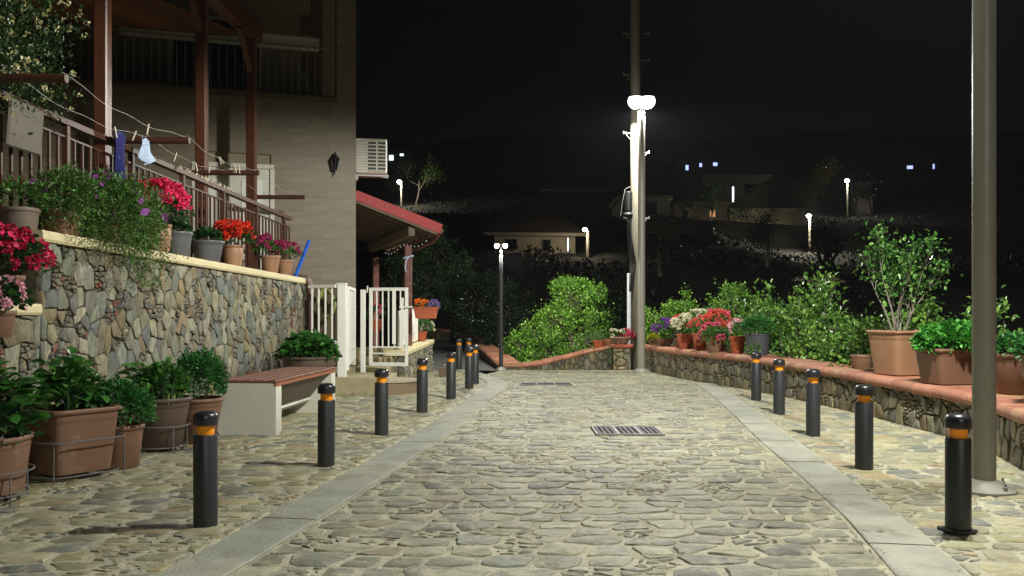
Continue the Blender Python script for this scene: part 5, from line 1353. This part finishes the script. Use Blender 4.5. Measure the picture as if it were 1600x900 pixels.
# ------------------------------------------------------------------ village on the dark hillside
def vbox(t, name, c, d, m, tint=(1, 1, 1), **kw): return MB().box(c, d, tint=tint, **kw).build(name, m, t, smooth=0)
def village_house(label, px, pyb, Y, w, h, d, col, roof='flat', rz=0, wins=(), lit=None, roofcol=None):
    x, _, z = at(px, pyb, Y); zt = terr(x, Y) ; base = min(z, zt + 3)
    t = thing('village_house', (x, Y, z), label, 'house', 'houses on the dark hillside', rz=rz)
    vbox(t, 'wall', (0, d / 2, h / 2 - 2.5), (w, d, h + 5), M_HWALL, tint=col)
    if roof == 'flat':
        vbox(t, 'roof', (0, d / 2, h + .12), (w + min(.6, w * .12), d + .4, min(.24, h * .15)), M_HWALL, tint=col)
    else:
        hw, hd = w / 2 + .6, d / 2 + .6; rr = 1.9 if roof == 'hip' else 1.4
        g = MB(); g.add([(-hw, d / 2 - hd, h), (hw, d / 2 - hd, h), (hw, d / 2 + hd, h), (-hw, d / 2 + hd, h), (-hw * .35, d / 2, h + rr), (hw * .35, d / 2, h + rr)], [(0, 1, 5, 4), (1, 2, 5), (2, 3, 4, 5), (3, 0, 4), (3, 2, 1, 0)])
        g.build('roof', M_ROOFT, t, smooth=0)
        vbox(t, 'eave_board', (0, d / 2 - hd - .02, h + .02), (2 * hw, .06, .16), M_HWALL, tint=rgb(150, 140, 120))
    for wx, wz, ww, wh, kind in wins:
        m = {'g': M_GLASSD, 's': M_SHUT, 'b': M_LITB, 'w': M_LITW, 'o': M_LITO}[kind]
        f = vbox(t, 'window', (wx, -.02, wz), (ww, .06, wh), M_HWALL, tint=rgb(150, 146, 136))
        vbox(f, 'pane', (wx, -.07, wz), (ww - .12, .05, wh - .12), m)
    return t
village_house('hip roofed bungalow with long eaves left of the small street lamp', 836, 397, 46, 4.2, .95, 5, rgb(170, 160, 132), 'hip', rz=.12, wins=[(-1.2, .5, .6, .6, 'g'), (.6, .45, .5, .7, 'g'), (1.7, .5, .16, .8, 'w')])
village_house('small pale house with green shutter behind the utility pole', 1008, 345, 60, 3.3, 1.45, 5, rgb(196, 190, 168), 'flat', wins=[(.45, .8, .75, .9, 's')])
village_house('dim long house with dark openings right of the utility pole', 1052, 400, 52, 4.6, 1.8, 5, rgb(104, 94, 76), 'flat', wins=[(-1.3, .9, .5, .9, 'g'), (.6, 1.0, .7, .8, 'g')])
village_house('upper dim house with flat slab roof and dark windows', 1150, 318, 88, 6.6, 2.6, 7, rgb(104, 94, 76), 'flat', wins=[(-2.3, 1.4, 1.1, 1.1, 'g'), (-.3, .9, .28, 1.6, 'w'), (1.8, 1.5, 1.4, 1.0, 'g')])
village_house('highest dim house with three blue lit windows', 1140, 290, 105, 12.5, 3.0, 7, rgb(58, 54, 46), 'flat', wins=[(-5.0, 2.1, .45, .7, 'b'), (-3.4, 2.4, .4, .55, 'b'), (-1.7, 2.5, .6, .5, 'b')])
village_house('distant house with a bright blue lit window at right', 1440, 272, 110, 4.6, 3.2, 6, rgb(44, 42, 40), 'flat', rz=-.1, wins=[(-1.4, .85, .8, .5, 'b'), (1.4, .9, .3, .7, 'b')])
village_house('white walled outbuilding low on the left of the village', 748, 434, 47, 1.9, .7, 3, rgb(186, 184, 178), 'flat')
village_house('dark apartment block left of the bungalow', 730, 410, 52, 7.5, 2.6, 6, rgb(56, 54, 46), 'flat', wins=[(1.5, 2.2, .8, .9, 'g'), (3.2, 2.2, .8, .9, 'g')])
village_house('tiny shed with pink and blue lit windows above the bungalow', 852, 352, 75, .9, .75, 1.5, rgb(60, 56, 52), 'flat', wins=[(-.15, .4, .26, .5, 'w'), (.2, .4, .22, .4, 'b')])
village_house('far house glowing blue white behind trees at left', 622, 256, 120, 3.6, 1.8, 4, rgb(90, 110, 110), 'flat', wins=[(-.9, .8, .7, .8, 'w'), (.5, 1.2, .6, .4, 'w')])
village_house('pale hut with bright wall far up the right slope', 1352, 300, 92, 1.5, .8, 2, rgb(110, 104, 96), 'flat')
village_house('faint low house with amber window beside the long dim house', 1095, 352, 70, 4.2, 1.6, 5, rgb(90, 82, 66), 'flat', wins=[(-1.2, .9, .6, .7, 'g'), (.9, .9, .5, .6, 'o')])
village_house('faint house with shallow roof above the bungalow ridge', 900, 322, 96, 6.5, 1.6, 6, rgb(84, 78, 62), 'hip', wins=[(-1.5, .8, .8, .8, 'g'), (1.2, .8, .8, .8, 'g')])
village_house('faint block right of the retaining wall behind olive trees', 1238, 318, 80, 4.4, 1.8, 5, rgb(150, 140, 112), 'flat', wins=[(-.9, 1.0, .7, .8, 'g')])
rw = thing('retaining_wall', at(1200, 345, 70), 'long pale retaining wall beneath the hillside trees', 'stone wall')
masonry(rw, 6.0, 1.0, lambda s, t, h: (s - 3, -h, t), [(.18, 400, .86), (.1, 500, .86)], 1.3, .03, [rgb(150, 142, 112), rgb(134, 130, 106), rgb(160, 148, 116)], M_RUBBLE, 'wall_stone', seg=.1, jit=.02, hgt=.03, bev=.02, depth=.03, limit=20)
MB().box((0, .3, -.8), (6.0, .58, 3.55)).build('core', M_OLDC, rw, smooth=0)
def far_lamp(px, py, Y, H, power, label, col=(1, 1, 1)):
    x, _, z = at(px, py, Y)
    t = thing('village_lamp', (x, Y, z - H), label, 'street lamp', 'street lamps in the village')
    k = Y / 45
    MB().tube([(0, 0, -1), (0, 0, H)], [.10, .07], 8).build('pole', M_POLEC, t)
    MB().tube([(0, 0, H), (-.15, -.25, H + .12)], .03, 6).build('arm', M_GALV, t)
    MB().lathe([(.001, -.11 * k), (.09 * k, -.07 * k), (.12 * k, 0), (.08 * k, .06 * k), (.001, .08 * k)], 12).build('lamp_head', M_LENSF, t, loc=(-.15, -.28, H + .02))
    ld = bpy.data.lights.new('lamp_light', 'POINT'); ld.energy = power; ld.color = col; ld.shadow_soft_size = .1
    link('lamp_light', ld, t, (-.15, -.55, H - .2))
far_lamp(918, 360, 44, 1.9, 90, 'small street lamp beside the hip roofed bungalow', (1, .85, .62))
far_lamp(1265, 338, 60, 2.9, 950, 'street lamp in front of the pale retaining wall', (1, .93, .75))
far_lamp(1324, 283, 86, 4, 450, 'highest street lamp up the right slope', (1, .97, .88))
far_lamp(627, 285, 80, 4, 600, 'distant street lamp above the red canopy', (1, .93, .75))
for i, (px, py, Y, L_, n, tn) in enumerate([(1240, 330, 74, 2.3, 2200, G_DARK), (1290, 400, 40, 1.1, 2600, G_OLIVE), (1200, 395, 34, 1.2, 1600, G_DARK), (1110, 335, 66, 2.0, 1400, G_DARK), (650, 300, 82, 2.2, 1600, G_OLIVE),
                                         (1362, 316, 80, 1.8, 1800, G_NIGHT), (1150, 345, 70, 1.2, 900, G_DARK), (870, 350, 60, 2.0, 1400, G_DARK), (1030, 410, 34, 1.0, 300, G_DARK), (1280, 300, 80, 1.8, 1400, [rgb(150, 140, 40), rgb(120, 120, 40)])]):
    x, _, z = at(px, py + 22, Y)
    names = ['broad tree behind the pale retaining wall', 'rounded olive bush below the village street lamp', 'shadowy bush in the valley behind the fig shoots', 'dark tree beside the upper dim house', 'olive tree under the distant lamp above the canopy',
             'dark tree beneath the highest street lamp', 'small dark bush on top of the retaining wall', 'dark tree above the bungalow roof', 'bare thorny bush behind the dense green shrub', 'yellowish tree left of the highest lamp']
    plant('hillside_tree', names[i], 'tree', (x, Y, z), 1 if i != 1 else 6, L_, .09, 3, n, .16 if Y > 50 else .09, tn, crownr=.28 if Y > 50 else .16, spread=.8, group='trees in the village')
n = 60000; Xs = rng.uniform(-1, 1, n); Ys = 24 + 90 * rng.uniform(0, 1, n) ** 1.3
Xs = Xs * Ys * .62
cl2 = rng.uniform(-1, 1, (700, 2)); keep = np.sin(Xs * .9 + Ys * .31) + np.sin(Xs * .33 - Ys * .7 + 2) + rng.normal(0, .4, n) > .15
Xs, Ys = Xs[keep], Ys[keep]; Zs = np.array([terr(a, b) for a, b in zip(Xs, Ys)]) + np.abs(rng.normal(0, .20, len(Xs)))
ok = (Zs > -.2) & ~((np.abs(Xs - 17.5) < 5.5) & (Ys > 62) & (Ys < 73)); P = np.stack([Xs, Ys, Zs], 1)[ok & ((Xs > .5) | (Ys > 44))]
leaves('undergrowth', P, np.tile([0, 0, 1.], (len(P), 1)), .20, M_LEAF, [rgb(26, 32, 20), rgb(38, 40, 24), rgb(24, 30, 20)], None, aspect=.7, jit=.9, label='dark scrub covering the slope between the village houses')
# weathered sheet on the slope
x, y, z = at(1282, 440, 24)
g = MB(); v = []; n = 26
for j in range(2):
    for i in range(n): v.append((-.7 + 1.4 * i / (n - 1) + j * .25, j * .9, .03 * math.sin(i * 1.6) + j * .10 + .06 * math.sin(i * .4)))
g.add(v, [(i, i + 1, n + i + 1, n + i) for i in range(n - 1)]); o = g.build('corrugated_sheet', M_BENCHU, loc=(x, y, z), label='weathered corrugated sheet lying on the dark slope', cat='metal sheet')
md = o.modifiers.new('thickness', 'SOLIDIFY'); md.thickness = .02
n = 1500; Y = rng.uniform(3.6, 15, n); X = np.where(rng.uniform(0, 1, n) < .5, rng.uniform(-3, 4, n), np.where(rng.uniform(0, 1, n) < .5, np.interp(Y, [a for a, _ in BR], [b for _, b in BR]) - HALF + rng.normal(0, .03, n), np.interp(Y, WRq[:, 1], WRq[:, 0]) - np.abs(rng.normal(0, .08, n)) - .02))
leaves('litter', np.stack([X, Y, np.full(n, .016)], 1), np.concatenate([rng.normal(0, 1, (n, 2)), np.zeros((n, 1))], 1), .016, M_LEAF, [rgb(70, 56, 40), rgb(96, 84, 60), rgb(50, 44, 34)], None, aspect=.4, flat=9, jit=.05, label='scattered dry bits and crumbs along kerb and wall foot')
# fallen leaves on the paving
lf = MB().add([(0, 0, 0), (.02, .012, .006), (.05, .0, .003), (.02, -.012, .006)], [(0, 2, 1), (0, 3, 2)], rgb(110, 70, 36)).mesh('fallen_leaf', M_LEAF, 0)
for (x, y) in ((1.05, 6.15), (2.3, 5.6), (2.75, 5.55), (-.3, 8.2), (.6, 5.2), (1.9, 7.4), (-2.0, 6.0), (3.3, 6.9), (2.0, 4.8), (-.6, 6.3)):
    link('fallen_leaf', lf, None, (x, y, .022), (rnd.uniform(-.2, .2), 0, rnd.uniform(0, 6)), (rnd.uniform(.8, 1.6),) * 3, label='small dry brown leaf fallen on the paving', cat='leaf', group='fallen leaves on the paving')

# ------------------------------------------------------------------ thin scattering volume added to give lamps a glow and lift the blacks
GLOW_DENSITY = .00028
hm = bpy.data.materials.new('glow_volume'); hm.use_nodes = True; hn = hm.node_tree
for nd in list(hn.nodes):
    if nd.type != 'OUTPUT_MATERIAL': hn.nodes.remove(nd)
pv = hn.nodes.new('ShaderNodeVolumePrincipled'); pv.inputs['Density'].default_value = GLOW_DENSITY; pv.inputs['Color'].default_value = (.8, .85, .92, 1); pv.inputs['Anisotropy'].default_value = .2
hn.links.new(pv.outputs[0], [n for n in hn.nodes if n.type == 'OUTPUT_MATERIAL'][0].inputs['Volume'])
MB().box((0, 420, 42), (1440, 1000, 102)).build('glow_volume', hm, kind='stuff', smooth=0, label='thin scattering volume added for lamp glow over the street and valley')
